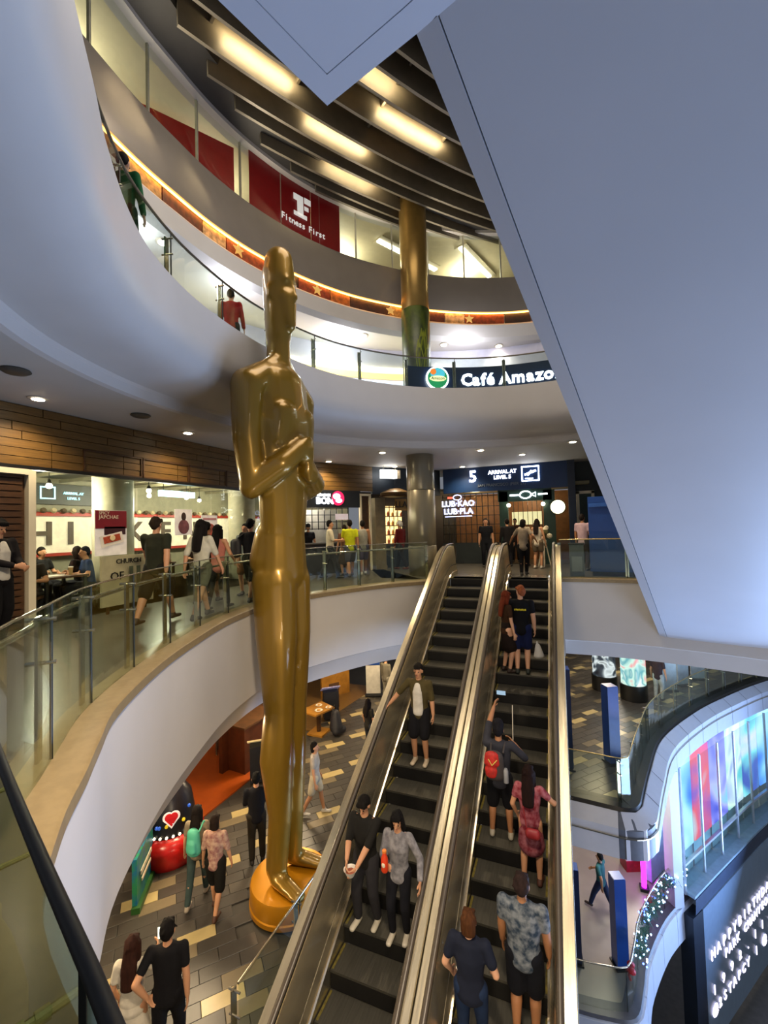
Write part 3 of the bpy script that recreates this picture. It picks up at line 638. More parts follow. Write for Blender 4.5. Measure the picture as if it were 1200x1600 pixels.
# ================================================================ TILES of the lower floor
TL, TW, TA = 0.58, 0.24, rad(48)
tx = Vector((math.cos(TA), math.sin(TA))); ty = Vector((math.sin(TA), -math.cos(TA)))
tcols = [mat('tile_dark', '#413d37', 0.35, var=0.06), mat('tile_grey', '#4d4840', 0.35, var=0.06), mat('tile_tan', '#73674f', 0.35, var=0.06), mat('tile_cream', '#b7a472', 0.3, var=0.05)]
tme = []
for m in tcols: tme.append(MB().add([(a * (TL / 2 - 0.004 - e), b * (TW / 2 - 0.004 - e), z) for z, e in ((0, 0), (0.027, 0), (0.03, 0.004)) for a, b in ((-1, -1), (1, -1), (1, 1), (-1, 1))],
    [(8, 9, 10, 11)] + [(i * 4 + j, i * 4 + (j + 1) % 4, (i + 1) * 4 + (j + 1) % 4, (i + 1) * 4 + j) for i in range(2) for j in range(4)]).mesh(m, name='tile'))
rnd = random.Random(11)
def tile_kind(i, j):
    r = (i * 7 + j * 3) % 11
    if r == 0: return 3
    if r in (3,): return 2
    if r in (8,): return 2 if rnd.random() < 0.6 else 1
    return 1 if rnd.random() < 0.22 else 0
near = []; rest = {0: MB(), 1: MB(), 2: MB(), 3: MB()}; right = MB()
_poly = offset(R4, 0.2) + [(-0.3, 26), (-0.3, 11.6)]
def inR4(x, y):
    c = False; j = len(_poly) - 1
    for i in range(len(_poly)):
        (xi, yi), (xj, yj) = _poly[i], _poly[j]
        if (yi > y) != (yj > y) and x < (xj - xi) * (y - yi) / (yj - yi) + xi: c = not c
        j = i
    return c
for i in range(-90, 91):
    for j in range(-120, 121):
        c = tx * (TL * i + (TL / 2 if j % 2 else 0)) + ty * (TW * j)
        x, y = c.x, c.y; kd = tile_kind(i, j)
        if -8.3 < x < -3.5 and 3.4 < y < 16.5 and not (x < -7.6 and y > 6.9) and math.hypot(x - SX, y - SY) > 0.9:
            near.append((math.hypot(x, y), x, y, kd))
        elif y < 24 and inR4(x, y):
            right.mi = kd; R = Matrix(((tx.x, -tx.y, 0), (tx.y, tx.x, 0), (0, 0, 1))); right.box((x, y, -5.015), (TL - 0.008, TW - 0.008, 0.03), M=R)
near.sort()
for n_, (d, x, y, kd) in enumerate(near):
    if n_ < 300:
        o = put('tile', tme[kd], floor4); o.matrix_parent_inverse = Matrix(); o.location = (x, y, -5.03); o.rotation_euler = (0, 0, TA)
    else:
        R = Matrix(((tx.x, -tx.y, 0), (tx.y, tx.x, 0), (0, 0, 1))); right.mi = kd; rest[0].mi = kd; rest[0].box((x, y, -5.015), (TL - 0.008, TW - 0.008, 0.03), M=R)
if rest[0].v: stuff(rest[0].build('far_tiles', tcols, floor4))
if right.v: stuff(right.build('far_tiles', tcols, floor4))

# ================================================================ CEILING LAMPS
def downlight(x, y, z, label, r=0.09, power=0, col=WARM, group='round ceiling downlights'):
    t = thing('downlight', label, 'ceiling lamp', (x, y, z), group=group)
    tr = MB().lathe((x, y, z), [(r + 0.05, 0.0), (r + 0.05, -0.012), (r, -0.02), (r, 0.0)], 20).build('trim_ring', mat('lamp_ring', '#b8b0a2', 0.4), t, smooth=40)
    MB().lathe((x, y, z - 0.024), [(r - 0.005, 0.0), (r - 0.005, -0.006), (r * 0.6, -0.012)], 16).build('diffuser', lamp_e, tr)
    if power: spot('downlight_lamp', (x, y, z - 0.08), (x, y, z - 3), power, col, 140, 0.8, 0.08)
for i, (x, y, l) in enumerate([(-7.6, 4.3, 'round warm downlight nearest the left edge above the wood header'), (-7.5, 7.2, 'round warm downlight left of the statue shoulder'), (-6.9, 12.4, 'small downlight in front of the red and white food sign'),
        (-4.75, 11.75, 'downlight just left of the round column head'), (-2.09, 12.9, 'downlight right of the column head, left of centre sign'), (-1.04, 14.4, 'downlight above the pictogram sign'), (0.4, 12.9, 'downlight beside the white soffit edge'),
        (-3.32, 16.2, 'downlight just above the left end of the navy sign board'), (-5.46, 14.67, 'downlight beside the hanging white box sign')]):
    downlight(x, y, 3.7, l, power=(140 if x < -5 else 150), col=WARM)
downlight(-6.2, 9.9, 3.7, 'downlight hidden behind the statue waist', power=160)
downlight(-6.9, 1.9, 3.7, 'downlight at the near left ceiling', power=120)
for i, (x, y, l) in enumerate([(-5.72, 12.8, 'bright downlight on the balcony ceiling left of the golden column'), (-3.5, 14.64, 'bright downlight right of the golden column on the balcony'), (-1.77, 15.6, 'bright balcony downlight above the cafe lettering'),
                               (-7.7, 6.78, 'balcony downlight at the far left above the curved railing')]):
    downlight(x, y, 7.78, l, r=0.11, power=70, col=NEUT, group='balcony ceiling downlights')
for x, y, l in [(-7.1, 5.72, 'flat round smoke detector left of the first downlight'), (-6.55, 3.44, 'dark round ceiling speaker near the left edge')]:
    t = tag(MB().lathe((x, y, 3.7), [(0.16, 0.0), (0.17, -0.02), (0.13, -0.045), (0.05, -0.055)], 20).build('ceiling_vent', mat('vent_dark', '#4a463e', 0.5), smooth=40), l, 'vent')
# warm ambient lamps under the lower ceiling and in the galleries (the rows of fittings there)
for x, y, p in [(-6.6, 3.4, 170), (-6.9, 6.6, 150), (-7.3, 10.5, 210), (-5.9, 14.2, 190)]: point('lower_hall_lamp', (x, y, -2.25), p, WARM, 0.3)
point('lower_right_lamp', (0.9, 16.0, -2.3), 140, WARM, 0.3); point('lower_right_lamp', (2.0, 21.0, -2.3), 140, NEUT, 0.3)
point('basement_lamp', (0.8, 14.6, -6.4), 190, NEUT, 0.3); point('basement_lamp', (2.2, 19, -6.4), 150, NEUT, 0.3)
for x, y in [(-9.4, 5.5), (-9.2, 9.6), (-7.2, 14.2), (-3.2, 17.3), (1.5, 18)]: point('gallery_lamp', (x, y, 11.3), 110, (1.0, 0.93, 0.68), 0.25)
for x, y, p in [(-7.2, 3.6, 40), (-7.8, 6.2, 45), (-7.4, 8.6, 60), (-6.3, 12.4, 80), (-2.6, 14.3, 80)]: point('balcony_lamp', (x, y, 7.4), p, (0.86, 0.88, 1.0), 0.3)
for q_ in [(-7.3, 6.0), (-7.1, 9.0), (-5.9, 11.8), (-4.0, 13.8)]: spot('fin_fill', (q_[0] + 0.2, q_[1] - 0.1, 10.1), (q_[0] + 2.6, q_[1] + 0.3, 12.2), 130, (1.0, 0.88, 0.68), 130, 0.9, 0.15)  # added spots that lift the dark fins, not fittings of the gallery
# slim uplights fixed between the fins, washing the fin faces
for px_, py_, w_, pw in [(-5.6, 7.6, 1.6, 26), (-4.9, 9.9, 1.8, 24), (-3.05, 10.48, 2.0, 30), (-3.4, 8.6, 1.6, 22), (-5.05, 11.08, 1.6, 18), (-2.2, 9.2, 1.6, 22)]:
    o_ = (Vector((px_, py_)) - FC).normalized(); area('fin_lamp', (px_, py_, 11.92), (px_ + o_.x, py_ + o_.y, 11.86), w_, pw, (1.0, 0.78, 0.45), 0.06)

# poster band under the top fascia, warm strip light, posters and hanging stars
PB = offset(P7, 0.10); LB = length(PB); pb = thing('poster_band', 'warm lit band of brown posters under the grey gallery fascia', 'poster strip', (-5, 12, 8.4))
cols = ['#7a2a12', '#a55a1c', '#3b1a10', '#b98a4a', '#5a2412', '#c9a06a', '#8a3a16', '#2e1a14']
s = 4.0; i = 0
while s < LB - 2:
    w = [1.1, 0.7, 1.4, 0.9][i % 4]; q = sub(PB, s, s + w - 0.03, 3)
    MB().sweep(q, [(0, 8.42), (0, 8.76), (0.03, 8.76), (0.03, 8.42)], closed=True).build('poster', mat('poster_%d' % (i % 8), cols[i % 8], 0.5, var=0.4, scale=9), pb)
    s += w; i += 1
MB().sweep(sub(PB, 4, LB - 2, 80), [(-0.07, 8.765), (-0.02, 8.765), (-0.02, 8.785), (-0.07, 8.785)], closed=True).build('light_strip', mat('amber_strip', '#ffb050', 0.5, emit=9.0, var=0), pb)
for q in [(-7.2, 8.6), (-6.3, 11.0), (-4.8, 13.0), (-2.6, 14.7)]:
    s = nearest_s(PB, q); a, b = along(PB, s), along(PB, s + 0.05); tx_, ty_ = (b[0] - a[0]) / 0.05, (b[1] - a[1]) / 0.05
    vs = []
    for dz in (0.0, -0.03):
        for k in range(10):
            r = 0.17 if k % 2 == 0 else 0.075; an = math.pi / 2 + k * math.pi / 5
            vs.append((a[0] + tx_ * r * math.cos(an) - ty_ * (-0.13 - dz), a[1] + ty_ * r * math.cos(an) + tx_ * (-0.13 - dz), 8.55 + r * math.sin(an)))
    m = MB().add(vs, [tuple(range(10)), tuple(range(10, 20))] + [(k, (k + 1) % 10, 10 + (k + 1) % 10, 10 + k) for k in range(10)])
    m.build('star', mat('gold_star', '#e0b060', 0.3, 0.5, emit=0.5), pb)

# gallery windows on the top level
LW = length(P7); nw = int(LW / 1.25)
wg = thing('gallery_glazing', 'tall gallery windows with slim mullions above the grey fascia', 'window', (-6, 10, 10)); PW = offset(P7, 0.12)
for i in range(nw):
    s0, s1 = LW * i / nw, LW * (i + 1) / nw; q = sub(PW, s0 + 0.02, s1 - 0.02, 3)
    MB().sweep(q, [(-0.005, 10.0), (0.005, 10.0), (0.005, 11.56), (-0.005, 11.56)], closed=True).build('pane', glass_clear, wg)
    x, y = along(PW, s0); MB().box((x, y, 10.78), (0.05, 0.05, 1.56), 0.3).build('mullion', mat('mullion_pale', '#aca894', 0.4, 0.3), wg)
# red club panels on the glazing
s0, s1 = nearest_s(PW, (-7.1, 9.0)), nearest_s(PW, (-5.95, 11.75))
rb = thing('club_sign', 'dark red window banner with white club logo and name', 'sign', (-6.6, 10.5, 10)); PR = offset(P7, 0.09)
for k in range(3):
    q = sub(PR, s0 + (s1 - s0) * k / 3 + 0.01, s0 + (s1 - s0) * (k + 1) / 3 - 0.01, 3)
    MB().sweep(q, [(0, 10.0), (0, 11.54), (0.012, 11.54), (0.012, 10.0)], closed=True).build('red_panel', mat('club_red', '#7a0c10', 0.35, var=0.05, emit=0.05), rb)
def on_path(path, s, w=0.1): a, b = along(path, s - w / 2), along(path, s + w / 2); return ((a[0] + b[0]) / 2, (a[1] + b[1]) / 2), (b[0] - a[0], b[1] - a[1], 0)
PT = offset(P7, 0.06); s0, s1 = nearest_s(PT, (-7.1, 9.0)), nearest_s(PT, (-5.95, 11.75)); sm_ = s0 + (s1 - s0) * 0.56
p, d = on_path(PT, sm_); dd = Vector(d).normalized()
lw = mat('logo_white', '#e8e6e0', 0.5, emit=0.35, var=0)
def lrect(u0, u1, z0, z1):
    m = MB(); vs = [(p[0] + dd.x * u + dd.y * e, p[1] + dd.y * u - dd.x * e, z) for e in (0, 0.015) for u, z in ((u0, z0), (u1, z0), (u1, z1), (u0, z1))]
    m.add(vs, [(3, 2, 1, 0), (4, 5, 6, 7), (0, 1, 5, 4), (1, 2, 6, 5), (2, 3, 7, 6), (3, 0, 4, 7)]).build('logo_bar', lw, rb)
for a in [(-0.12, 0.08, 10.62, 11.2), (-0.24, -0.12, 11.02, 11.2), (-0.24, 0.2, 10.56, 10.68), (0.12, 0.34, 11.05, 11.22), (0.12, 0.26, 10.84, 10.96)]: lrect(*a)
for i, ch in enumerate('Fitness First'):
    if ch == ' ': continue
    pp_, d_ = on_path(PT, sm_ - 0.62 + 0.115 * i); text(ch, 0.26, (pp_[0] + dd.y * 0.02, pp_[1] - dd.x * 0.02, 10.32), d_, lw, rb, 'letter')
# red room wall behind the glass left of the banner, ceiling light troughs in the gallery
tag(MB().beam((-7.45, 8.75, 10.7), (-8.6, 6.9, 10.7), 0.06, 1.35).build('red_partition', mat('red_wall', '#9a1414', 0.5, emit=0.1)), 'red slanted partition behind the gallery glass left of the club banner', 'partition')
for a, b, l in [((-5.6, 14.0, 11.66), (-4.2, 16.6, 11.66), 'long lit ceiling trough left of the golden column'), ((-3.0, 15.6, 11.66), (-2.3, 18.0, 11.66), 'long lit ceiling trough right of the golden column'),
                ((-9.0, 4.6, 11.66), (-9.6, 7.6, 11.66), 'lit ceiling trough behind the far left gallery window')]:
    t = thing('light_trough', l, 'ceiling lamp', a); MB().beam(a, b, 0.16, 0.05).build('diffuser', mat('trough_light', '#f6f4e8', 0.5, emit=5.0, var=0), t)
    MB().beam((a[0], a[1], a[2] + 0.045), (b[0], b[1], b[2] + 0.045), 0.5, 0.04).build('housing', cream, t)

# glowing shop header bands on the balcony wall
gb = thing('lit_shop_header', 'glowing yellow and white shop band on the balcony behind the statue neck', 'light band', (-8, 11, 6)); WB = offset(W6, -0.08)
sa, sb = nearest_s(WB, (-9.2, 8.0)), nearest_s(WB, (-4.2, 14.6))
for z0, z1, hx, e in [(6.95, 7.12, '#fff1c0', 4.5), (6.72, 6.9, '#ffe07a', 1.6), (6.2, 6.66, '#d9dcff', 1.1), (5.3, 6.15, '#c8ccf0', 0.7)]:
    MB().sweep(sub(WB, sa, sb, 24), [(0, z0), (0, z1), (0.05, z1), (0.05, z0)], closed=True).build('light_band', mat('band_%d' % int(z0 * 100), hx, 0.5, emit=e, var=0), gb)
MB().sweep(sub(WB, sb - 2.6, sb - 0.3, 8), [(-0.05, 6.15), (-0.05, 6.4), (0.0, 6.4), (0.0, 6.15)], closed=True).build('light_band', mat('band_green', '#8ce024', 0.5, emit=1.6, var=0), gb)

# cafe sign on the balcony railing
PC = offset(P6, 0.33); sa, sb = nearest_s(PC, (-3.55, 10.6)), nearest_s(PC, (1.6, 11.85))
cs = thing('cafe_sign', 'dark navy illuminated cafe sign board on the balcony edge', 'sign', (-1.5, 11.6, 5.06))
MB().sweep(sub(PC, sa, sb, 24), [(0, 5.06), (0, 5.72), (0.12, 5.72), (0.12, 5.06)], closed=True).build('board', mat('cafe_navy', '#0b1c3c', 0.3, var=0.05, emit=0.12), cs)
PCt = offset(P6, 0.31); s_c = nearest_s(PCt, (-2.2, 11.25))
x_ = s_c
for ch, wd in zip('Café Amazon', [0.28, 0.22, 0.16, 0.22, 0.12, 0.30, 0.37, 0.23, 0.22, 0.24, 0.25]):
    if ch != ' ':
        p, d = on_path(PCt, x_ + wd / 2); text(ch, 0.44, (p[0], p[1], 5.36), d, neon_w, cs, 'letter', bold=0.012)
    x_ += wd
p, d = on_path(PCt, nearest_s(PCt, (-2.78, 10.95))); dd = Vector(d).normalized(); nn = Vector((dd.y, -dd.x, 0))
def disc(c, r, th, m, nm, par, n=24, sx=1.0): 
    mbd = MB(); c = Vector(c); vs = [c + nn * e + dd * r * sx * math.cos(2 * math.pi * i / n) + Vector((0, 0, r * math.sin(2 * math.pi * i / n))) for e in (0, th) for i in range(n)]
    return mbd.add(vs, [tuple(range(n)), tuple(range(n, 2 * n))] + [(i, (i + 1) % n, n + (i + 1) % n, n + i) for i in range(n)]).build(nm, m, par)
c0 = Vector((p[0], p[1], 5.40)) + nn * 0.03
disc(c0, 0.31, 0.03, neon_w, 'emblem_rim', cs); disc(c0 + nn * 0.03, 0.27, 0.015, mat('emblem_green', '#1d8f5a', 0.4, emit=0.7), 'emblem_disc', cs)
disc(c0 + nn * 0.045 + Vector((0, 0, 0.1)), 0.15, 0.012, mat('emblem_blue', '#4cb8d8', 0.4, emit=0.9), 'emblem_shape', cs, sx=1.3)
disc(c0 + nn * 0.055 - dd * 0.12 + Vector((0, 0, 0.16)), 0.08, 0.012, mat('emblem_orange', '#f07a28', 0.4, emit=1.0), 'emblem_shape', cs)
disc(c0 + nn * 0.05 + Vector((0, 0, -0.02)), 0.075, 0.016, mat('emblem_cream', '#f2e8b0', 0.4, emit=1.2), 'emblem_shape', cs, sx=3.0)
text('Amazon', 0.11, c0 + nn * 0.07 + Vector((0, 0, -0.02)), d, mat('emblem_green2', '#0f5a34', 0.4), cs, 'lettering')

# ================================================================ LEFT RESTAURANT FRONT
hdr = thing('wood_header', 'long brown plank header above the restaurant windows', 'cladding', (-8.2, 7, 2.68)); rnd = random.Random(3)
XW = -8.2
MB().box((XW - 0.12, 6.9, 3.2), (0.16, 8.6, 1.05)).build('backing', wood_d, hdr)
for r in range(7):
    y = 2.6
    while y < 11.2:
        l = 1.35 if r < 3 else rnd.uniform(1.6, 2.4)
        if r < 3 and y == 2.6: l = 0.9
        l = min(l, 11.25 - y)
        if l > 0.1: MB().box((XW - 0.02 + (0.004 * (r % 2)), y + l / 2, 2.76 + 0.143 * r), (0.05, l - 0.015, 0.132)).build('plank', wood, hdr)
        y += l
for i in range(5):
    y0 = 5.4 + 1.25 * i
    for a in [(y0 + 0.6, 2.70, 1.2, 0.03), (y0 + 0.6, 3.1, 1.2, 0.03)]: MB().box((XW + 0.015, a[0], a[1]), (0.03, a[2], a[3])).build('panel_moulding', wood_d, hdr)
    for yy in (y0, y0 + 1.2): MB().box((XW + 0.015, yy, 2.9), (0.03, 0.03, 0.40)).build('panel_moulding', wood_d, hdr)
MB().box((XW, 7.0, 2.655), (0.12, 8.6, 0.06)).build('head_rail', black_m, hdr)
pr = thing('slat_pier', 'brown slatted pier in a cream frame at the left edge', 'pier', (-8.2, 4.2, 0))
MB().box((XW - 0.1, 4.1, 1.31), (0.08, 0.95, 2.62)).build('backing', wood_d, pr)
for k in range(24): MB().box((XW - 0.03, 4.05, 0.06 + 0.107 * k), (0.05, 0.72, 0.085)).build('slat', wood_d, pr)
for y in (4.52, 3.62): MB().box((XW, y, 1.31), (0.12, 0.11, 2.62)).build('frame_post', frame_w, pr)
MB().box((XW, 4.07, 2.58), (0.12, 0.8, 0.09)).build('frame_head', frame_w, pr)
for i, (y0, y1, w) in enumerate([(4.6, 6.5, 'left'), (6.52, 8.6, 'middle'), (8.62, 11.0, 'right')]):
    o = MB().box((XW - 0.02, (y0 + y1) / 2, 1.32), (0.012, y1 - y0 - 0.02, 2.62)).build('window_%d' % (i + 1), glass_clear); struct(o, 'restaurant window pane, %s of three' % w)
struct(MB().box((XW - 0.02, 3.0, 1.35), (0.15, 1.2, 2.7)).build('wall_left_end', wood_d), 'dark timber wall at the left edge')
# interior
struct(MB().prism([(-13, 2.5), (XW - 0.05, 2.5), (XW - 0.05, 16.5), (-13, 16.5)], -0.06, 0.0).build('floor_restaurant', mat('rest_floor', '#4a4032', 0.4)), 'restaurant floor')
struct(MB().prism([(-13, 2.5), (XW - 0.1, 2.5), (XW - 0.1, 16.5), (-13, 16.5)], 3.05, 3.12).build('ceiling_restaurant', mat('rest_ceiling', '#6a6650', 0.6)), 'olive restaurant ceiling')
struct(MB().box((-12.6, 9.5, 1.55), (0.1, 14, 3.1)).build('wall_restaurant', mat('rest_wall', '#8d8a72', 0.6)), 'restaurant back wall')
struct(MB().box((-10.5, 2.6, 1.55), (4.5, 0.1, 3.1)).build('wall_restaurant_side', mat('rest_wall', '#8d8a72', 0.6)), 'restaurant side wall')
struct(MB().box((-10.5, 16.4, 1.55), (4.5, 0.1, 3.1)).build('wall_restaurant_end', mat('rest_wall', '#8d8a72', 0.6)), 'restaurant end wall')
fr = thing('letter_frieze', 'cream wall frieze with big dark letters inside the restaurant', 'wall sign', (-12.4, 10, 1.0))
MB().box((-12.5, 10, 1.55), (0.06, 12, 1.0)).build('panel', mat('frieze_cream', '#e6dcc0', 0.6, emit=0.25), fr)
MB().box((-12.44, 10, 2.09), (0.14, 12, 0.10)).build('red_trim', mat('frieze_red', '#a83220', 0.5), fr)
for k in range(48): MB().cone((-12.36, 4.1 + 0.25 * k, 2.17), (-12.30, 4.1 + 0.25 * k, 2.2), 0.075, 0.06, 8).build('roof_tile', mat('frieze_tile', '#c8b890', 0.5) if k % 2 else mat('frieze_tile_dark', '#5a4a34', 0.5), fr)
MB().box((-12.4, 10, 1.02), (0.1, 12, 0.08)).build('red_trim', mat('frieze_red', '#a83220', 0.5), fr)
ltr = mat('frieze_letter', '#55493a', 0.6)
for ch, y in [('C', 6.2), ('H', 7.1), ('I', 7.85), ('C', 8.75), ('K', 9.8), ('E', 10.95), ('N', 12.0)]:
    text(ch, 0.85, (-12.45, y, 1.55), (0, 1, 0), ltr, fr, 'letter', ext=0.02, bold=0.02)
for k in range(12): MB().beam((-12.5, 3.4 + 1.05 * k, 2.98), (XW - 0.2, 3.4 + 1.05 * k, 2.98), 0.06, 0.08).build('ceiling_beam', mat('rest_beam', '#8f8a70', 0.5), struct(bpy.data.objects['ceiling_restaurant']))
for i, (x, y, l) in enumerate([(-9.6, 5.0, 'first pendant behind the left window'), (-9.8, 5.75, 'second pendant behind the left window'), (-10.5, 8.7, 'pendant right of the spicy poster'), (-10.4, 9.9, 'pendant above the walking man'), (-11, 11.0, 'pendant above the letter E'),
                            (-10.6, 12.0, 'pendant above the white top woman'), (-11.2, 13.2, 'pendant near the right window edge'), (-9.3, 7.7, 'pendant nearest the glass beside the pillar')]):
    t = thing('pendant_lamp', 'glowing bare bulb ' + l, 'lamp', (x, y, 2.5), group='bare bulb pendants in the restaurant')
    MB().cone((x, y, 2.66), (x, y, 3.05), 0.008, 0.008, 6).build('cord', black_m, t); MB().cone((x, y, 2.6), (x, y, 2.68), 0.05, 0.03, 10).build('socket', black_m, t)
    MB().sphere((x, y, 2.55), 0.06, 10, 6).build('bulb', lamp_e, t)
for x, y in [(-10, 5.6), (-10.6, 9.3), (-10.4, 12.6)]: point('restaurant_lamp', (x, y, 2.45), 190, (1.0, 0.92, 0.70), 0.15)
column('restaurant_pillar', 'pale round pillar behind the window beside the spicy noodle poster', -9.6, 7.0, 0.42, [(0, 3.05, 0.42, mat('pillar_cream', '#c9c3a6', 0.5), 'shaft')])
column('inner_pillar', 'pale pillar behind the right end of the restaurant window', -9.6, 11.4, 0.42, [(0, 3.05, 0.42, mat('pillar_cream', '#c9c3a6', 0.5), 'shaft')])
# posters on the glass
def poster(name, label, y0, y1, z0, z1, x=XW + 0.01):
    t = thing(name, label, 'poster', (x, y0, z0)); MB().box((x, (y0 + y1) / 2, (z0 + z1) / 2), (0.012, y1 - y0, z1 - z0)).build('sheet', mat('poster_paper', '#e4ddd6', 0.6, emit=0.15), t); return t
t = poster('food_poster', 'white and maroon food poster with noodle box on the restaurant glass', 5.60, 6.25, 1.10, 1.98); x = XW + 0.02
MB().box((x, 5.925, 1.80), (0.006, 0.64, 0.35)).build('print_block', mat('maroon_print', '#7c1424', 0.5), t); MB().box((x, 6.0, 1.58), (0.006, 0.44, 0.16)).build('print_block', mat('dark_print', '#3a1620', 0.5), t)
text('SPICY', 0.085, (x + 0.004, 5.67, 1.925), (0, 1, 0), frame_w, t, ext=0.002, align='LEFT')
text('JAPCHAE', 0.10, (x + 0.004, 5.67, 1.845), (0, 1, 0), frame_w, t, ext=0.002, align='LEFT')
MB().beam((x + 0.005, 5.70, 1.36), (x + 0.005, 6.16, 1.46), 0.006, 0.22).build('noodle_box', mat('box_white', '#efe9e0', 0.5), t)
MB().beam((x + 0.010, 5.76, 1.39), (x + 0.010, 6.10, 1.46), 0.006, 0.13).build('noodles', mat('noodle_red', '#b0482a', 0.6, var=0.3, scale=30), t)
MB().cone((x + 0.01, 5.94, 1.44), (x + 0.02, 5.94, 1.44), 0.06, 0.05, 14).build('egg', mat('egg_cream', '#f0dcae', 0.5), t)
t = poster('dish_poster', 'white poster with a red dish on the right of the restaurant glass', 8.25, 8.78, 1.15, 1.92)
MB().sphere((x, 8.52, 1.55), (0.01, 0.19, 0.17), 14, 8).build('dish_print', mat('dish_red', '#a34a3a', 0.6, var=0.4, scale=20), t); MB().box((x, 8.52, 1.83), (0.006, 0.44, 0.05)).build('print_block', mat('dish_pink', '#c88a90', 0.5), t)
t = poster('portrait_poster', 'poster with a long haired figure between the two food posters', 7.45, 7.95, 1.45, 2.05)
MB().sphere((x, 7.7, 1.88), (0.01, 0.07, 0.1), 12, 8).build('hair_print', mat('print_hair', '#3a2820', 0.6), t); MB().sphere((x, 7.7, 1.64), (0.01, 0.16, 0.17), 12, 8).build('coat_print', mat('print_coat', '#7c4a52', 0.6, var=0.3), t)
t = thing('hanging_lightbox', 'cyan white lightbox hanging in the restaurant window top', 'sign', (-8.7, 8.0, 2.4)); MB().box((-8.7, 8.0, 2.45), (0.12, 1.0, 0.14)).build('box', mat('cyan_box', '#c8f4ff', 0.5, emit=3.0), t)
MB().cone((-8.7, 7.6, 2.52), (-8.7, 7.6, 3.05), 0.01, 0.01, 6).build('rod', chrome, t); MB().cone((-8.7, 8.4, 2.52), (-8.7, 8.4, 3.05), 0.01, 0.01, 6).build('rod', chrome, t)
t = thing('menu_signs', 'row of dim blue white pictogram signs high in the restaurant', 'sign', (-12.3, 7.5, 2.5)); MB().box((-12.45, 8.0, 2.62), (0.05, 3.2, 0.55)).build('board', mat('menu_dark', '#3c4038', 0.5), t)
for tx2, y, sz in [('E', 6.85, 0.35), ('C', 8.6, 0.4), ('ARRIVAL AT', 7.9, 0.1), ('LEVEL 5', 7.9, 0.1)]: text(tx2, sz, (-12.4, y, 2.66 if tx2 != 'LEVEL 5' else 2.52), (0, 1, 0), mat('menu_cyan', '#a8dcec', 0.5, emit=1.6), t)
for a in [(7.25, 2.8, 0.34, 0.03), (7.25, 2.5, 0.34, 0.03)]: MB().box((-12.41, a[0], a[1]), (0.02, a[2], a[3])).build('pictogram_bar', mat('menu_cyan', '#a8dcec', 0.5, emit=1.6), t)
for yy in (7.08, 7.42): MB().box((-12.41, yy, 2.65), (0.02, 0.03, 0.33)).build('pictogram_bar', mat('menu_cyan', '#a8dcec', 0.5, emit=1.6), t)
# restaurant tables
def table(x, y, label, w=0.7, d=0.7, z=0.0, h=0.74, top=wood_d, cat='table'):
    t = thing('dining_table', label, cat, (x, y, z)); MB().box((x, y, z + h - 0.02), (w, d, 0.04)).build('table_top', top, t)
    for a in (-1, 1):
        for b in (-1, 1): MB().box((x + a * (w / 2 - 0.05), y + b * (d / 2 - 0.05), z + (h - 0.04) / 2), (0.05, 0.05, h - 0.04)).build('leg', black_m, t)
    return t
paper = mat('tray_paper', '#d9d2c4', 0.6)
for i, (x, y, l) in enumerate([(-9.1, 5.45, 'dark dining table with trays behind the left window'), (-9.9, 8.3, 'dark dining table behind the middle window'), (-9.7, 9.9, 'dark dining table deeper behind the middle window')]):
    table(x, y, l, 0.75, 0.8)
    tag(MB().box((x + 0.05, y - 0.12, 0.746), (0.3, 0.38, 0.012)).build('paper_tray', paper), 'pale paper tray on the ' + l.split(' behind')[0] + ' number of windows '.replace('number of windows ', '') + ['nearest the pier', 'beside the pillar', 'deep inside'][i], 'tray')
    c = thing('paper_cup', 'tall paper cup on the table ' + ['nearest the pier', 'beside the pillar', 'deep inside'][i], 'cup', (x + 0.1, y + 0.22, 0.74)); MB().lathe((x + 0.1, y + 0.22, 0.74), [(0.03, 0), (0.042, 0.14)], 12).build('cup_body', mat('cup_tan', '#b89a6a', 0.6), c); MB().lathe((x + 0.1, y + 0.22, 0.88), [(0.045, 0), (0.045, 0.012), (0.03, 0.018)], 12).build('lid', paper, c)
# church name board standing on the walkway edge
t = thing('easel_sign', 'cream menu board with dark lettering standing by the glass front', 'sign', (-8.0, 6.1, 0)); MB().box((-7.96, 6.1, 0.62), (0.05, 1.1, 0.95)).build('board', mat('easel_cream', '#b9b490', 0.6), t)
for a in (5.7, 6.5): MB().beam((-7.99, a, 0.0), (-7.99, a, 0.2), 0.04, 0.04).build('leg', wood_d, t)
text('CHURCH', 0.13, (-7.93, 6.1, 0.98), (0, 1, 0), black_m, t); text('OF', 0.22, (-7.93, 5.85, 0.7), (0, 1, 0), black_m, t)
for a in (0, 1, 2): MB().box((-7.93, 6.15 + 0.16 * a, 0.66), (0.012, 0.08, 0.42)).build('painted_pillar', mat('easel_green', '#55604a', 0.6), t)

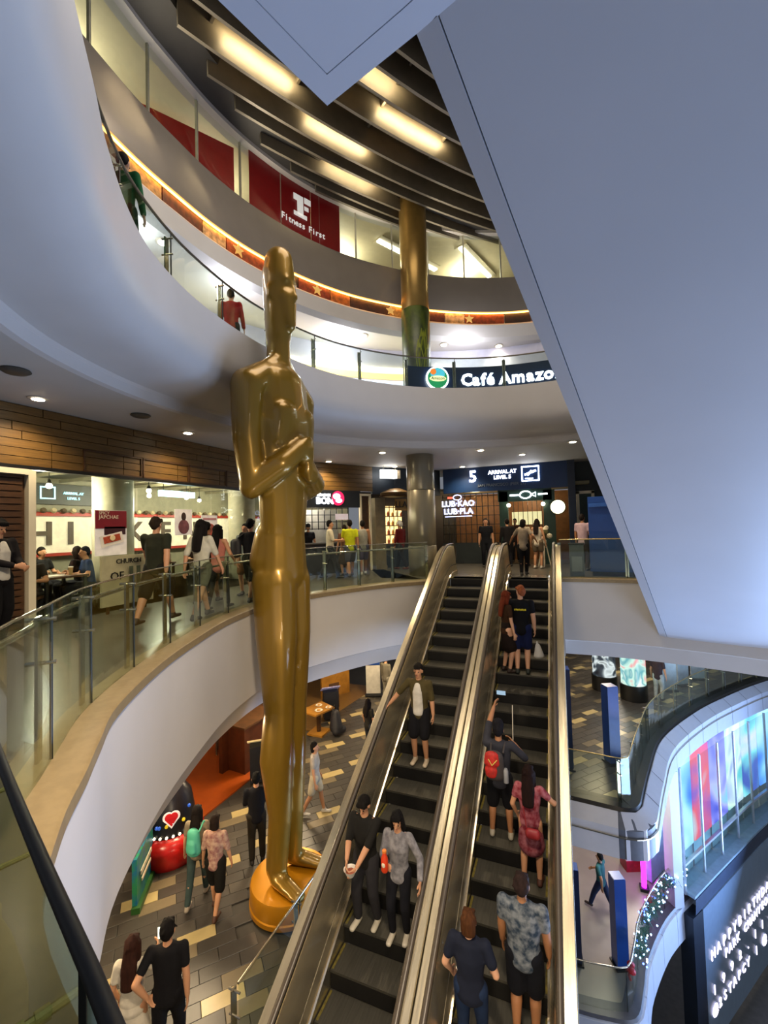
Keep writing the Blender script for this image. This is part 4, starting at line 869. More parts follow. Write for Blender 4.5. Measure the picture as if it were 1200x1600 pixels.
# ================================================================ MIDDLE SHOP (angled front)
wa, wb = Vector((-7.75, 11.8, 0)), Vector((-6.2, 14.35, 0)); wt = (wb - wa).normalized(); wn = Vector((wt.y, -wt.x, 0)); wl = (wb - wa).length
def wp(u, z, o=0.0): q = wa + wt * u + wn * o; return (q.x, q.y, z)
wang = math.atan2(wt.y, wt.x)
def wbox(u, z, w, h, th, o, name, m, par): return MB().box(wp(u, z, o), (w, th, h), wang).build(name, m, par)
t = thing('shop_header', 'brown plank header above the chicken shop sign', 'cladding', wp(wl / 2, 2.8))
wbox(wl / 2, 3.248, wl, 0.9, 0.1, -0.1, 'backing', wood_d, t)
for r in range(6): wbox(wl / 2, 2.86 + 0.15 * r, wl - 0.02, 0.138, 0.04, -0.03, 'plank', wood, t)
t = thing('food_sign', 'dark shop sign with glowing white letters and red round mark', 'sign', wp(1.3, 2.3)); wbox(1.35, 2.5, 2.1, 0.58, 0.1, 0.0, 'board', mat('sign_charcoal', '#20242a', 0.4), t)
[wbox(0.72 + 0.085 * k, 2.62, 0.05 + 0.015 * (k % 3), 0.07 + 0.02 * (k % 2), 0.015, 0.06, 'small_letter', neon_w, t) for k in range(6)]; text('BON', 0.3, wp(0.98, 2.42, 0.06), wt, neon_w, t, bold=0.01)
nn, dd = wn, wt
disc(wp(1.48, 2.52, 0.055), 0.24, 0.02, mat('sign_red', '#e01a48', 0.4, emit=1.6), 'round_mark', t); disc(Vector(wp(1.42, 2.58, 0.08)), 0.10, 0.012, neon_s, 'mark_swirl', t, sx=1.4); disc(Vector(wp(1.5, 2.44, 0.08)), 0.07, 0.012, neon_s, 'mark_swirl', t, sx=1.8)
t = thing('framed_pier', 'narrow brown pier in a white frame right of the chicken shop', 'pier', wp(2.55, 0))
wbox(2.6, 1.35, 0.36, 2.7, 0.08, -0.03, 'infill', wood_d, t); wbox(2.40, 1.35, 0.07, 2.7, 0.1, 0.02, 'frame_post', frame_w, t); wbox(2.8, 1.35, 0.07, 2.7, 0.1, 0.02, 'frame_post', frame_w, t); wbox(2.6, 2.66, 0.42, 0.08, 0.1, 0.02, 'frame_head', frame_w, t)
struct(wbox(1.2, 1.1, 2.3, 2.2, 0.08, -1.5, 'wall_chicken_shop', mat('shop_tile_wall', '#c9c4b6', 0.4), None), 'pale tiled back wall of the chicken shop')
gr = thing('window_grid', 'dark metal window grid under the chicken shop sign', 'window', wp(1.2, 1.4)); 
for k in range(9): wbox(0.35 + 0.24 * k, 1.85, 0.025, 0.75, 0.025, -0.6, 'bar', black_m, gr)
for k in range(4): wbox(1.3, 1.5 + 0.24 * k, 2.0, 0.025, 0.025, -0.6, 'bar', black_m, gr)
t = thing('service_counter', 'dark service counter of the chicken shop', 'counter', wp(0.9, 0, -0.2)); wbox(1.0, 0.5, 1.8, 1.0, 0.5, -0.3, 'body', mat('counter_dark', '#1e2026', 0.4), t); wbox(1.0, 1.02, 1.9, 0.04, 0.6, -0.3, 'worktop', mat('counter_top', '#4a4a4a', 0.3), t)
t = thing('price_board', 'small pink white price board standing on the chicken shop counter', 'sign', wp(1.9, 1.9, -0.2)); wbox(1.72, 1.9, 0.5, 0.2, 0.03, -0.12, 'panel', mat('price_pink', '#e0cfd0', 0.5, emit=0.4), t); wbox(1.72, 1.42, 0.03, 0.765, 0.03, -0.12, 'post', chrome, t)
point('chicken_lamp', wp(1.2, 2.3, -0.9), 28, (1.0, 0.95, 0.85), 0.15)

# ================================================================ DARK CORNER SHOP
va, vb = Vector((-6.2, 14.35, 0)), Vector((-4.35, 16.9, 0)); vt = (vb - va).normalized(); vn = Vector((vt.y, -vt.x, 0)); vang = math.atan2(vt.y, vt.x); vl = (vb - va).length
def vp(u, z, o=0.0): q = va + vt * u + vn * o; return (q.x, q.y, z)
def vbox(u, z, w, h, th, o, name, m, par): return MB().box(vp(u, z, o), (w, th, h), vang).build(name, m, par)
struct(vbox(vl / 2, 3.2, vl, 1.0, 0.1, -0.1, 'wall_corner', mat('corner_dark', '#16202a', 0.5), None), 'dark header wall of the corner shop')
struct(vbox(vl / 2 + 0.7, 1.4, vl + 1.6, 2.9, 0.08, -0.9, 'wall_corner_back', mat('corner_back', '#241a14', 0.6), None), 'dark back wall of the corner shop')
t = thing('stone_pier', 'beige stone pier between the chicken shop and the corner shop', 'pier', vp(0.2, 0)); vbox(0.22, 1.28, 0.42, 2.56, 0.4, -0.1, 'shaft', mat('pier_stone', '#80745a', 0.4, var=0.12), t); vbox(0.22, 0.06, 0.46, 0.12, 0.44, -0.1, 'plinth', mat('pier_stone', '#80745a', 0.4), t)
t = thing('hanging_box_sign', 'white lit box sign hanging from the ceiling left of the column', 'sign', vp(0.4, 3.2, 0.3)); vbox(0.45, 3.4, 0.62, 0.3, 0.16, 0.35, 'lit_box', mat('box_lit', '#f4f8ff', 0.5, emit=4.0), t); vbox(0.84, 3.4, 0.16, 0.3, 0.17, 0.35, 'end_cap', mat('box_grey', '#a8a49a', 0.5), t)
for u in (0.25, 0.75): MB().cone(vp(u, 3.55, 0.35), vp(u, 3.7, 0.35), 0.01, 0.01, 6).build('rod', chrome, t)
t = thing('barrel_sign', 'round wooden hanging shop sign with curly lettering', 'sign', vp(0.7, 2.5, 0.3)); MB().lathe(vp(0.75, 2.58, 0.3), [(0.30, 0), (0.52, 0.05), (0.55, 0.15), (0.42, 0.22), (0.2, 0.3)], 20).build('barrel_lid', wood, t, smooth=40)
MB().tube([vp(0.75 + 0.55 * math.cos(a), 2.62, 0.3 + 0.55 * math.sin(a)) for a in [2 * math.pi * k / 20 for k in range(21)]], 0.03, 8).build('hoop', wood_d, t)
MB().cone(vp(0.75, 2.88, 0.3), vp(0.75, 3.7, 0.3), 0.012, 0.012, 6).build('rod', black_m, t); vbox(0.92, 2.3, 0.5, 0.42, 0.04, 0.4, 'plank_sign', mat('sign_ochre', '#9a7434', 0.5, var=0.2), t); text('LLA', 0.32, vp(0.92, 2.3, 0.43), vt, black_m, t)
sh = thing('bottle_shelf', 'glowing shelf of goods in the corner shop window', 'shelf', vp(1.0, 0.9, -0.3)); vbox(1.0, 1.55, 1.2, 1.5, 0.05, -0.6, 'lit_back', mat('shelf_glow', '#ffcf8a', 0.5, emit=1.6, var=0.3, scale=6), sh)
for z in (0.85, 1.2, 1.55, 1.9, 2.25): vbox(1.0, z, 1.2, 0.03, 0.25, -0.45, 'shelf_board', wood_d, sh)
for k in range(7): vbox(0.45 + 0.19 * k, 1.55, 0.02, 1.5, 0.02, -0.25, 'grille_bar', black_m, sh)
rnd = random.Random(5)
for z, rw in ((0.865, 'lowest'), (1.215, 'second'), (1.565, 'third'), (1.915, 'top')):
    for k in range(6):
        u = 0.5 + 0.2 * k; h = rnd.uniform(0.14, 0.22); o = MB().lathe(vp(u, z, -0.45), [(0.045, 0), (0.05, h * 0.6), (0.02, h * 0.8), (0.02, h)], 10).build('jar', mat('jar_%d' % (k % 3), ['#d98a3a', '#f0d8a0', '#b0502a'][k % 3], 0.3, emit=0.25), smooth=40)
        tag(o, 'small amber jar in the glowing corner shop shelf, %s row' % rw, 'jar', 'jars on the %s lit shelf' % rw)
vbox(1.2, 0.42, 1.9, 0.84, 0.35, -0.3, 'plinth', mat('corner_dark', '#16202a', 0.5), sh)

# ================================================================ FAR BACK FRONT
YB = 16.9
def bbox(x, z, w, h, th, y, name, m, par): return MB().box((x, y, z), (w, th, h)).build(name, m, par)
ns = thing('level_sign', 'big navy level sign board with white number five over the far shops', 'sign', (-2, YB, 2.75)); bbox(-1.95, 3.23, 4.55, 0.94, 0.25, YB, 'board', navy, ns)
bbox(0.42, 1.85, 0.24, 3.7, 0.4, YB, 'side_post', mat('navy_dark', '#0a1c36', 0.4), ns)
text('5', 0.62, (-3.05, YB - 0.14, 3.33), (1, 0, 0), neon_w, ns, bold=0.012)
text('ARRIVAL AT', 0.19, (-1.95, YB - 0.14, 3.45), (1, 0, 0), neon_s, ns, bold=0.006); text('LEVEL 5', 0.19, (-1.95, YB - 0.14, 3.25), (1, 0, 0), neon_s, ns, bold=0.006)
text('SAN FRANCISCO (PIER 21)', 0.15, (-2.0, YB - 0.14, 2.98), (1, 0, 0), mat('dim_letters', '#6f7c90', 0.5), ns)
for a in [(-0.95, 3.58, 0.6, 0.04), (-0.95, 3.06, 0.6, 0.04)]: bbox(a[0], a[1], a[2], a[3], 0.02, YB - 0.14, 'pictogram_bar', neon_w, ns)
for xx in (-1.24, -0.66): bbox(xx, 3.32, 0.04, 0.55, 0.02, YB - 0.14, 'pictogram_bar', neon_w, ns)
MB().beam((-1.15, YB - 0.15, 3.28), (-0.75, YB - 0.15, 3.42), 0.02, 0.07).build('plane_mark', neon_w, ns); MB().beam((-1.05, YB - 0.15, 3.25), (-0.9, YB - 0.15, 3.43), 0.02, 0.06).build('plane_mark', neon_w, ns); bbox(-1.0, 3.14, 0.28, 0.03, 0.02, YB - 0.14, 'pictogram_bar', neon_w, ns)
struct(bbox(-1.6, 1.4, 6.5, 2.8, 0.1, YB + 2.2, 'wall_far', mat('far_warm_wall', '#7a4f2a', 0.6, var=0.15), None), 'warm timber back wall inside the far restaurant')
struct(bbox(3.2, 1.85, 5.4, 3.7, 0.2, YB + 0.6, 'wall_far_right', mat('far_dark_wall', '#20282a', 0.6), None), 'dark wall right of the navy sign')
struct(MB().prism([(-6, YB), (1, YB), (1, YB + 2.4), (-6, YB + 2.4)], 2.85, 2.95).build('ceiling_far_shop', mat('rest_ceiling', '#6a6650', 0.6)), 'ceiling of the far restaurant')
struct(MB().prism([(-6, YB), (1, YB), (1, YB + 2.4), (-6, YB + 2.4)], -0.02, 0.005).build('floor_far_shop', mat('rest_floor', '#4a4032', 0.4)), 'floor of the far restaurant')
gw = thing('grid_windows', 'dark gridded windows of the far restaurant beside the entrance', 'window', (-3.2, YB, 0.0))
for k in range(11): bbox(-4.3 + 0.22 * k, 1.7, 0.025, 2.0, 0.03, YB + 0.05, 'bar', black_m, gw)
for z in (0.8, 1.15, 1.5, 1.85, 2.2, 2.6): bbox(-3.2, z, 2.25, 0.025, 0.03, YB + 0.05, 'bar', black_m, gw)
bbox(-3.2, 0.4, 2.3, 0.78, 0.12, YB + 0.05, 'sill_wall', mat('far_dark_wall', '#20282a', 0.6), gw); MB().box((-3.2, YB + 0.1, 1.7), (2.25, 0.01, 1.9)).build('pane', glass_clear, gw)
eg = thing('entrance_frame', 'dark green framed entrance under the glowing fish mark', 'door', (-1.0, YB, 0))
for xx, ww in ((-1.95, 0.32), (-0.35, 0.4)): bbox(xx, 1.35, ww, 2.7, 0.2, YB + 0.02, 'jamb', mat('entrance_green', '#123028', 0.5), eg)
bbox(-1.2, 2.55, 1.9, 0.45, 0.2, YB + 0.02, 'lintel', mat('entrance_green', '#123028', 0.5), eg)
for k in range(7): bbox(-1.65 + 0.17 * k, 1.25, 0.02, 2.2, 0.02, YB + 0.6, 'grille_bar', black_m, eg)
bbox(-1.2, 1.7, 1.1, 0.5, 0.03, YB + 0.9, 'lit_panel', mat('entrance_glow', '#d8cf9a', 0.5, emit=0.9), eg)
fm = thing('fish_neon', 'glowing white fish shaped neon over the far entrance', 'sign', (-1.1, YB, 2.5)); nn, dd = Vector((0, -1, 0)), Vector((1, 0, 0))
MB().tube([(-1.15 + 0.2 * math.cos(a), YB - 0.12, 2.55 + 0.13 * math.sin(a)) for a in [2 * math.pi * k / 18 for k in range(19)]], 0.022, 6).build('ring', neon_w, fm)
MB().tube([(-0.95, YB - 0.12, 2.55), (-0.8, YB - 0.12, 2.63), (-0.8, YB - 0.12, 2.47), (-0.95, YB - 0.12, 2.55)], 0.018, 6).build('tail', neon_w, fm)
for xx in (-1.55, -0.55): bbox(xx, 2.55, 0.32, 0.05, 0.03, YB - 0.12, 'bar', neon_w, fm)
rs = thing('round_neon', 'round yellow white light sign right of the far entrance', 'sign', (-0.1, YB - 0.3, 2)); disc((-0.06, YB - 0.25, 2.05), 0.24, 0.05, mat('round_lit', '#f6f2c0', 0.5, emit=3.0), 'disc', rs); disc((-0.06, YB - 0.2, 2.05), 0.27, 0.04, black_m, 'rim', rs)
kn = thing('window_neon', 'blue white neon restaurant name in the far window', 'sign', (-3.7, YB, 2.1)); nb = mat('neon_blue', '#c2ccff', 0.5, emit=4.0, var=0)
text('LUB·KAO', 0.31, (-3.68, YB - 0.06, 2.33), (1, 0, 0), nb, kn, bold=0.006); text('LUB·PLA', 0.31, (-3.68, YB - 0.06, 2.03), (1, 0, 0), nb, kn, bold=0.006)
MB().tube([(-3.7 + 0.16 * math.cos(a), YB - 0.06, 2.58 + 0.1 * math.sin(a)) for a in [2 * math.pi * k / 16 for k in range(17)]], 0.015, 6).build('fish_ring', nb, kn); bbox(-3.68, 1.84, 1.05, 0.025, 0.02, YB - 0.06, 'underline', nb, kn); bbox(-3.98, 2.58, 0.2, 0.06, 0.02, YB - 0.06, 'red_dash', mat('neon_red', '#ff5040', 0.5, emit=2.5), kn)
point('far_shop_lamp', (-3.2, YB + 1.0, 2.4), 45, (1.0, 0.72, 0.36), 0.15); point('far_shop_lamp', (-1.0, YB + 1.3, 2.4), 28, (1.0, 0.85, 0.55), 0.15)
for x, l in ((-1.75, 'left'), (-0.55, 'right')):
    t = thing('bulb_lamp', 'small round bulb at the %s of the far entrance' % l, 'lamp', (x, YB - 0.2, 2.15)); MB().sphere((x, YB - 0.2, 2.18), 0.07, 10, 6).build('bulb', lamp_e, t); MB().cone((x, YB - 0.2, 2.24), (x, YB - 0.05, 2.34), 0.02, 0.02, 6).build('bracket', black_m, t)
fs = thing('flower_stand', 'pale flower arrangement on a white easel right of the far entrance', 'flowers', (-0.55, 15.9, 0)); rnd = random.Random(9)
for a in ((-0.2, 0.1), (0.2, 0.1), (0, -0.2)): MB().beam((-0.55 + a[0], 15.9 + a[1], 0), (-0.55, 15.9, 1.15), 0.035, 0.035).build('leg', frame_w, fs)
for k in range(16):
    MB().sphere((-0.55 + rnd.uniform(-0.25, 0.25), 15.85 + rnd.uniform(-0.1, 0.1), rnd.uniform(0.75, 1.55)), rnd.uniform(0.07, 0.12), 8, 5).build('bloom', mat('bloom_%d' % (k % 3), ['#d8cdb0', '#b89a86', '#6b6a44'][k % 3], 0.7, var=0.3, scale=30), fs)
fr2 = thing('cream_doorway', 'cream framed dark doorway right of the navy sign', 'door', (0.9, YB, 0)); bbox(0.62, 1.3, 0.1, 2.6, 0.14, YB + 0.42, 'frame_post', frame_w, fr2); bbox(1.12, 1.3, 0.1, 2.6, 0.14, YB + 0.42, 'frame_post', frame_w, fr2); bbox(0.87, 2.56, 0.6, 0.1, 0.14, YB + 0.42, 'frame_head', frame_w, fr2); bbox(0.87, 1.27, 0.42, 2.5, 0.06, YB + 0.45, 'leaf', mat('entrance_green', '#123028', 0.5), fr2)
kb = thing('blue_kiosk', 'tall blue box kiosk behind the glass railing right of the escalators', 'kiosk', (1.35, 13.6, 0)); MB().prism([(0.72, 13.3), (2.2, 13.1), (2.3, 14.0), (0.8, 14.2)], 0.12, 2.18).build('body', blue_m, kb); MB().prism([(0.78, 13.36), (2.15, 13.16), (2.25, 13.95), (0.85, 14.12)], 0.0, 0.12).build('plinth', black_m, kb)
MB().beam((0.74, 13.26, 1.95), (2.2, 13.06, 1.95), 0.02, 0.1).build('trim_band', mat('kiosk_trim', '#2a58a8', 0.4), kb)
pd = thing('grey_pedestal', 'small grey cabinet by the railing beside the kiosk', 'cabinet', (0.42, 13.2, 0)); MB().box((0.38, 13.2, 0.44), (0.36, 0.36, 0.88)).build('body', mat('pedestal_grey', '#6b6e6a', 0.5), pd); MB().box((0.38, 13.01, 0.35), (0.26, 0.02, 0.4)).build('panel', mat('pedestal_light', '#9a9c96', 0.5), pd); MB().box((0.38, 13.2, 0.895), (0.4, 0.4, 0.03)).build('cap', black_m, pd)

# ================================================================ LOWER HALL, LEFT
tag(MB().prism([(-10.8, 6.95), (-7.84, 6.95), (-7.75, 12.0), (-10.8, 12.0)], -5.03, -4.995).build('orange_floor', mat('orange_lino', '#9a430c', 0.4, var=0.05)), 'orange shop floor one level down behind the white fascia', 'shop floor')
t = thing('game_drum', 'red drum shaped kiddie ride with heart mark and bulbs one level down', 'ride', (-7.55, 6.75, -5)); cx, cy = -7.6, 6.75
MB().lathe((cx, cy, -5), [(0.55, 0.0), (0.62, 0.1), (0.66, 0.35), (0.60, 0.5), (0.48, 0.58)], 28).build('red_tub', mat('ride_red', '#b01512', 0.25, var=0.15), t, smooth=40)
MB().lathe((cx, cy, -4.42), [(0.50, 0.0), (0.46, 0.18), (0.38, 0.62), (0.25, 0.8)], 28).build('dark_dome', mat('ride_black', '#15131a', 0.3), t, smooth=40)
for k in range(28): a = 2 * math.pi * k / 28; MB().sphere((cx + 0.52 * math.cos(a), cy + 0.52 * math.sin(a), -4.38), 0.028, 6, 4).build('bulb', mat('bulb_cream', '#fff2d0', 0.4, emit=1.6), t)
vv = Vector((0 - cx, 0 - cy, 0)).normalized(); nn = vv; dd = Vector((-vv.y, vv.x, 0))
for r, hx, o in ((0.16, '#f4e8e0', 0.0), (0.12, '#c01a20', 0.012)):
    for s_ in (-1, 1): disc(Vector((cx, cy, -4.02)) + vv * (0.47 + o) + dd * 0.06 * s_ * r / 0.16, r * 0.6, 0.015, mat('heart_' + hx[1:4], hx, 0.4, emit=0.3), 'heart_mark', t, 16)
    c = Vector((cx, cy, -4.05)) + vv * (0.47 + o); MB().add([c - dd * r * 0.95 + Vector((0, 0, 0.0)), c + Vector((0, 0, -r * 1.2)), c + dd * r * 0.95, c - dd * r * 0.95 + vv * 0.015, c + Vector((0, 0, -r * 1.2)) + vv * 0.015, c + dd * r * 0.95 + vv * 0.015], [(0, 1, 2), (3, 4, 5), (0, 1, 4, 3), (1, 2, 5, 4), (2, 0, 3, 5)]).build('heart_mark', mat('heart_' + hx[1:4], hx, 0.4, emit=0.3), t)
rnd = random.Random(4)
for k in range(7): a = rnd.uniform(-0.9, 0.9); MB().sphere(Vector((cx, cy, -4.1 + rnd.uniform(-0.15, 0.2))) + (vv * math.cos(a) + dd * math.sin(a)) * 0.47, 0.035, 6, 4).build('spot', mat('spot_%d' % (k % 3), ['#2a58c0', '#e0c020', '#d8d8e0'][k % 3], 0.4, emit=0.3), t)
t = thing('play_panel', 'blue and green printed play panel leaning below the white fascia', 'panel', (-7.25, 5.9, -5)); MB().box((-7.3, 5.85, -4.55), (0.08, 0.9, 0.85), 0.6).build('panel', mat('play_blue', '#1c6c9a', 0.4, var=0.3, scale=7, hx2='#2e8a58'), t); MB().box((-7.27, 5.86, -4.95), (0.14, 1.0, 0.1), 0.6).build('foot', mat('play_green', '#2c5c24', 0.5), t)
MB().box((-7.24, 5.87, -4.45), (0.02, 0.6, 0.07), 0.6).build('stripe', frame_w, t); MB().box((-7.24, 5.87, -4.6), (0.02, 0.5, 0.05), 0.6).build('stripe', frame_w, t)
menu_m = mat('menu_paper', '#e2c98c', 0.6, var=0.1, scale=20, emit=0.25)
def standee(x, y, label, ang, hx):
    t = thing('menu_stand', label, 'menu stand', (x, y, -5)); MB().box((x, y, -4.5), (0.5, 0.35, 0.9), ang).build('body', mat('stand_dark', '#1a1c24', 0.5), t)
    M = Matrix.Rotation(ang, 3, 'Z') @ Matrix.Rotation(rad(-28), 3, 'X'); MB().box((x, y, -3.98), (0.62, 0.46, 0.03), M=M).build('menu_top', menu_m if hx is None else mat('menu_' + hx[1:], hx, 0.5, var=0.4, scale=14, emit=0.2), t)
    MB().box(Vector((x, y, -3.96)) + M @ Vector((-0.15, 0.08, 0.02)), (0.16, 0.1, 0.008), M=M).build('photo', mat('menu_photo', '#6a3a24', 0.6), t); MB().box(Vector((x, y, -3.96)) + M @ Vector((0.14, -0.06, 0.02)), (0.14, 0.14, 0.008), M=M).build('photo', mat('menu_photo2', '#4a4a78', 0.6), t)
standee(-7.5, 9.45, 'yellow lit menu stand left of the statue legs one level down', rad(38), None); standee(-7.55, 13.3, 'patterned menu stand right of the statue legs one level down', rad(40), '#8a86a8')
t = thing('bar_counter', 'dark brown wooden counter with a tall panel left of the statue legs', 'counter', (-8.1, 9.9, -5)); MB().box((-8.35, 10.2, -4.4), (0.7, 1.3, 1.2), rad(-5)).build('body', mat('counter_brown', '#4a220e', 0.45, var=0.2), t); MB().box((-8.35, 10.2, -3.78), (0.8, 1.4, 0.05), rad(-5)).build('worktop', wood_d, t); MB().box((-8.7, 9.6, -3.9), (0.12, 0.5, 2.2), rad(-5)).build('tall_panel', mat('counter_brown', '#4a220e', 0.45), t)
t = thing('food_table', 'wooden pedestal table with plates right of the statue legs', 'table', (-7.35, 12.4, -5)); MB().prism([(-7.9, 11.9), (-7.2, 11.75), (-6.95, 12.5), (-7.6, 12.8)], -4.28, -4.23).build('table_top', mat('table_oak', '#9a6a24', 0.4, var=0.15), t); MB().cone((-7.4, 12.25, -4.95), (-7.4, 12.25, -4.28), 0.07, 0.07, 12).build('pedestal', wood_d, t); MB().box((-7.4, 12.25, -4.97), (0.55, 0.55, 0.06)).build('foot', mat('table_oak', '#9a6a24', 0.4), t)
for i, (x, y, r, l) in enumerate([(-7.3, 12.1, 0.13, 'large round white plate on the pedestal table'), (-7.12, 12.4, 0.10, 'small white plate at the table corner'), (-7.5, 12.45, 0.11, 'white plate of fried food on the pedestal table')]):
    t = thing('plate', l, 'plate', (x, y, -4.23)); MB().lathe((x, y, -4.23), [(r * 0.6, 0), (r, 0.02), (r * 0.95, 0.025), (r * 0.55, 0.01)], 18).build('dish', mat('plate_white', '#dcd6c8', 0.3), t, smooth=50); MB().sphere((x, y, -4.21), (r * 0.5, r * 0.5, 0.03), 8, 5).build('food', mat('food_brown', '#b0803c', 0.7, var=0.3), t)
t = thing('wood_partition', 'orange brown wooden partition at the back of the lower hall', 'partition', (-8.1, 15.0, -5)); MB().box((-8.4, 15.2, -4.3), (1.2, 0.12, 1.4), rad(55)).build('panel', mat('table_oak', '#9a6a24', 0.4, var=0.15), t); MB().box((-8.4, 15.2, -3.57), (1.3, 0.2, 0.06), rad(55)).build('cap', wood_d, t)
tag(MB().prism([(-10.8, 12.3), (-7.75, 12.3), (-7.2, 16.5), (-10.8, 16.5)], -5.03, -4.996).build('timber_floor', mat('oak_floor', '#7a5a2c', 0.4, var=0.12, scale=4, stretch=(1, 8, 1))), 'light timber shop floor beyond the pedestal table', 'shop floor')
def chair(x, y, z, label, ang, m=wood_d):
    t = thing('dining_chair', label, 'chair', (x, y, z), ang, group='dark cafe chairs one level down')
    def b(c, d, nm): MB().box(c, d).build(nm, m, t, world=False)
    b((0, 0, 0.45), (0.4, 0.4, 0.04), 'seat'); b((0, -0.19, 0.75), (0.4, 0.03, 0.28), 'backrest')
    for a in (-1, 1):
        b((a * 0.17, 0.17, 0.215), (0.04, 0.04, 0.43), 'leg'); b((a * 0.17, -0.19, 0.215), (0.04, 0.04, 0.43), 'leg'); b((a * 0.17, -0.19, 0.55), (0.035, 0.03, 0.2), 'back_post')
chair(-9.0, 10.9, -5, 'dark cafe chair on the orange floor nearest the counter', 0.5); chair(-9.5, 10.3, -5, 'dark cafe chair on the orange floor further left', 2.2); chair(-9.7, 11.3, -5, 'dark cafe chair on the orange floor at the back', 3.5); chair(-8.0, 14.2, -5, 'dark cafe chair before the wooden partition', 1.0)
t = thing('black_bag', 'black bag heap hanging at the pedestal table end', 'bag', (-6.85, 12.2, -5)); 
mbg = MB(); ecap(mbg, (-6.8, 12.3, -4.75), (0.22, 0.2), (-6.85, 12.35, -4.35), (0.14, 0.12)); ecap(mbg, (-6.75, 12.2, -4.85), 0.13, (-6.65, 12.45, -4.85), 0.12); o = remeshed(mbg, 'bag_body', mat('bag_black', '#15141a', 0.6), t, 0.03, 3, world=True)
MB().tube([(-6.85, 12.2, -4.3), (-6.88, 12.25, -4.15), (-6.9, 12.4, -4.12), (-6.88, 12.45, -4.3)], 0.015, 6).build('strap', black_m, t)
t = thing('notice_board', 'white notice board with blue top at the back of the lower hall', 'sign', (-6.9, 15.6, -5)); MB().box((-6.95, 15.6, -4.25), (0.55, 0.06, 1.3), rad(20)).build('panel', mat('notice_white', '#c8c4b8', 0.5), t); MB().box((-6.95, 15.58, -3.7), (0.56, 0.07, 0.22), rad(20)).build('blue_head', blue_m, t); MB().box((-6.95, 15.6, -4.95), (0.6, 0.35, 0.06), rad(20)).build('foot', black_m, t)

# ================================================================ LOWER HALL, RIGHT AND BELOW
def totem(x, y, z, h, w, d, ang, label, m=blue_m):
    t = thing('info_totem', label, 'sign', (x, y, z)); MB().box((x, y, z + h / 2 + 0.03), (w, d, h - 0.06), ang).build('body', m, t); MB().box((x, y, z + 0.02), (w + 0.08, d + 0.08, 0.04), ang).build('foot', black_m, t); MB().box((x, y, z + h + 0.005), (w - 0.02, d - 0.02, 0.02), ang).build('cap', mat('totem_cap', '#2c5cb0', 0.4), t)
    return t
totem(1.05, 13.3, -5, 2.05, 0.30, 0.30, 0.5, 'blue totem sign on the tiled hall right of the escalators'); totem(-0.02, 12.7, -5, 2.6, 0.16, 0.34, 0.1, 'dark navy totem edge on beside the right escalator', mat('navy_dark2', '#0c1b3c', 0.4))
totem(1.0, 13.0, -10, 2.25, 0.30, 0.30, 0.4, 'bright blue totem sign two levels down behind the railing'); totem(0.0, 12.75, -10, 2.4, 0.14, 0.30, 0.1, 'dark navy totem two levels down near the escalator', mat('navy_dark2', '#0c1b3c', 0.4))
def litdrum(x, y, label, pals, nm):
    t = thing('poster_drum', label, 'display', (x, y, -5)); MB().lathe((x, y, -5), [(0.45, 0), (0.45, 0.55), (0.43, 0.56)], 28).build('base', black_m, t, smooth=35); MB().lathe((x, y, -4.44), [(0.41, 0), (0.41, 1.75)], 28).build('lit_poster', screen(nm, pals, 0.9, 2.0), t, smooth=35); MB().lathe((x, y, -2.69), [(0.44, 0), (0.44, 0.15), (0.3, 0.2)], 28).build('cap', black_m, t, smooth=35)
litdrum(1.35, 19.0, 'round lit poster drum with dark and white print at the far lower hall', ['#101418', '#303c44', '#d8e4e4', '#101418'], 'drum_a'); litdrum(2.25, 18.3, 'round lit poster drum with pink and mint print at the far lower hall', ['#e8a0a0', '#c8f0e0', '#60a8b0', '#e8f4e8'], 'drum_b')
for i, (x, y, ang, l) in enumerate([(3.6, 19.5, 0.3, 'pale angled display panel near the far curved railing, left'), (4.2, 20.3, 0.6, 'pale angled display panel near the far curved railing, middle'), (4.9, 21.2, 0.2, 'pale angled display panel near the far curved railing, right')]):
    t = thing('display_panel', l, 'display', (x, y, -5)); MB().box((x, y, -4.1), (0.5, 0.06, 1.7), ang).build('panel', mat('panel_pale', '#c2ccd0', 0.4), t); MB().box((x, y, -4.97), (0.5, 0.3, 0.06), ang).build('foot', black_m, t)
t = thing('light_tube', 'glowing magenta light tube two levels down', 'lamp', (1.95, 15.9, -10)); MB().cone((1.98, 15.85, -9.9), (1.98, 15.85, -7.9), 0.07, 0.07, 12).build('tube', mat('magenta_tube', '#e020ff', 0.4, emit=5.0, var=0), t); MB().box((1.98, 15.85, -9.95), (0.25, 0.25, 0.1)).build('foot', black_m, t)
t = thing('red_display', 'red and white gift display beside the magenta tube', 'display', (1.75, 16.6, -10)); MB().box((1.7, 16.7, -9.45), (0.45, 0.4, 1.1), 0.4).build('body', mat('gift_red', '#8c1022', 0.4, var=0.3), t)
for z in (-9.2, -9.6): MB().box((1.7, 16.7, z), (0.47, 0.42, 0.07), 0.4).build('ribbon', frame_w, t)
MB().sphere((1.7, 16.7, -8.78), (0.24, 0.22, 0.16), 10, 6).build('bow', mat('gift_red', '#8c1022', 0.4), t)
struct(MB().box((2.55, 16.9, -8.0), (0.25, 1.6, 3.9), -0.55).build('wall_pier', mat('lilac_wall', '#c0c4e4', 0.4)), 'pale lilac pier behind the garland')
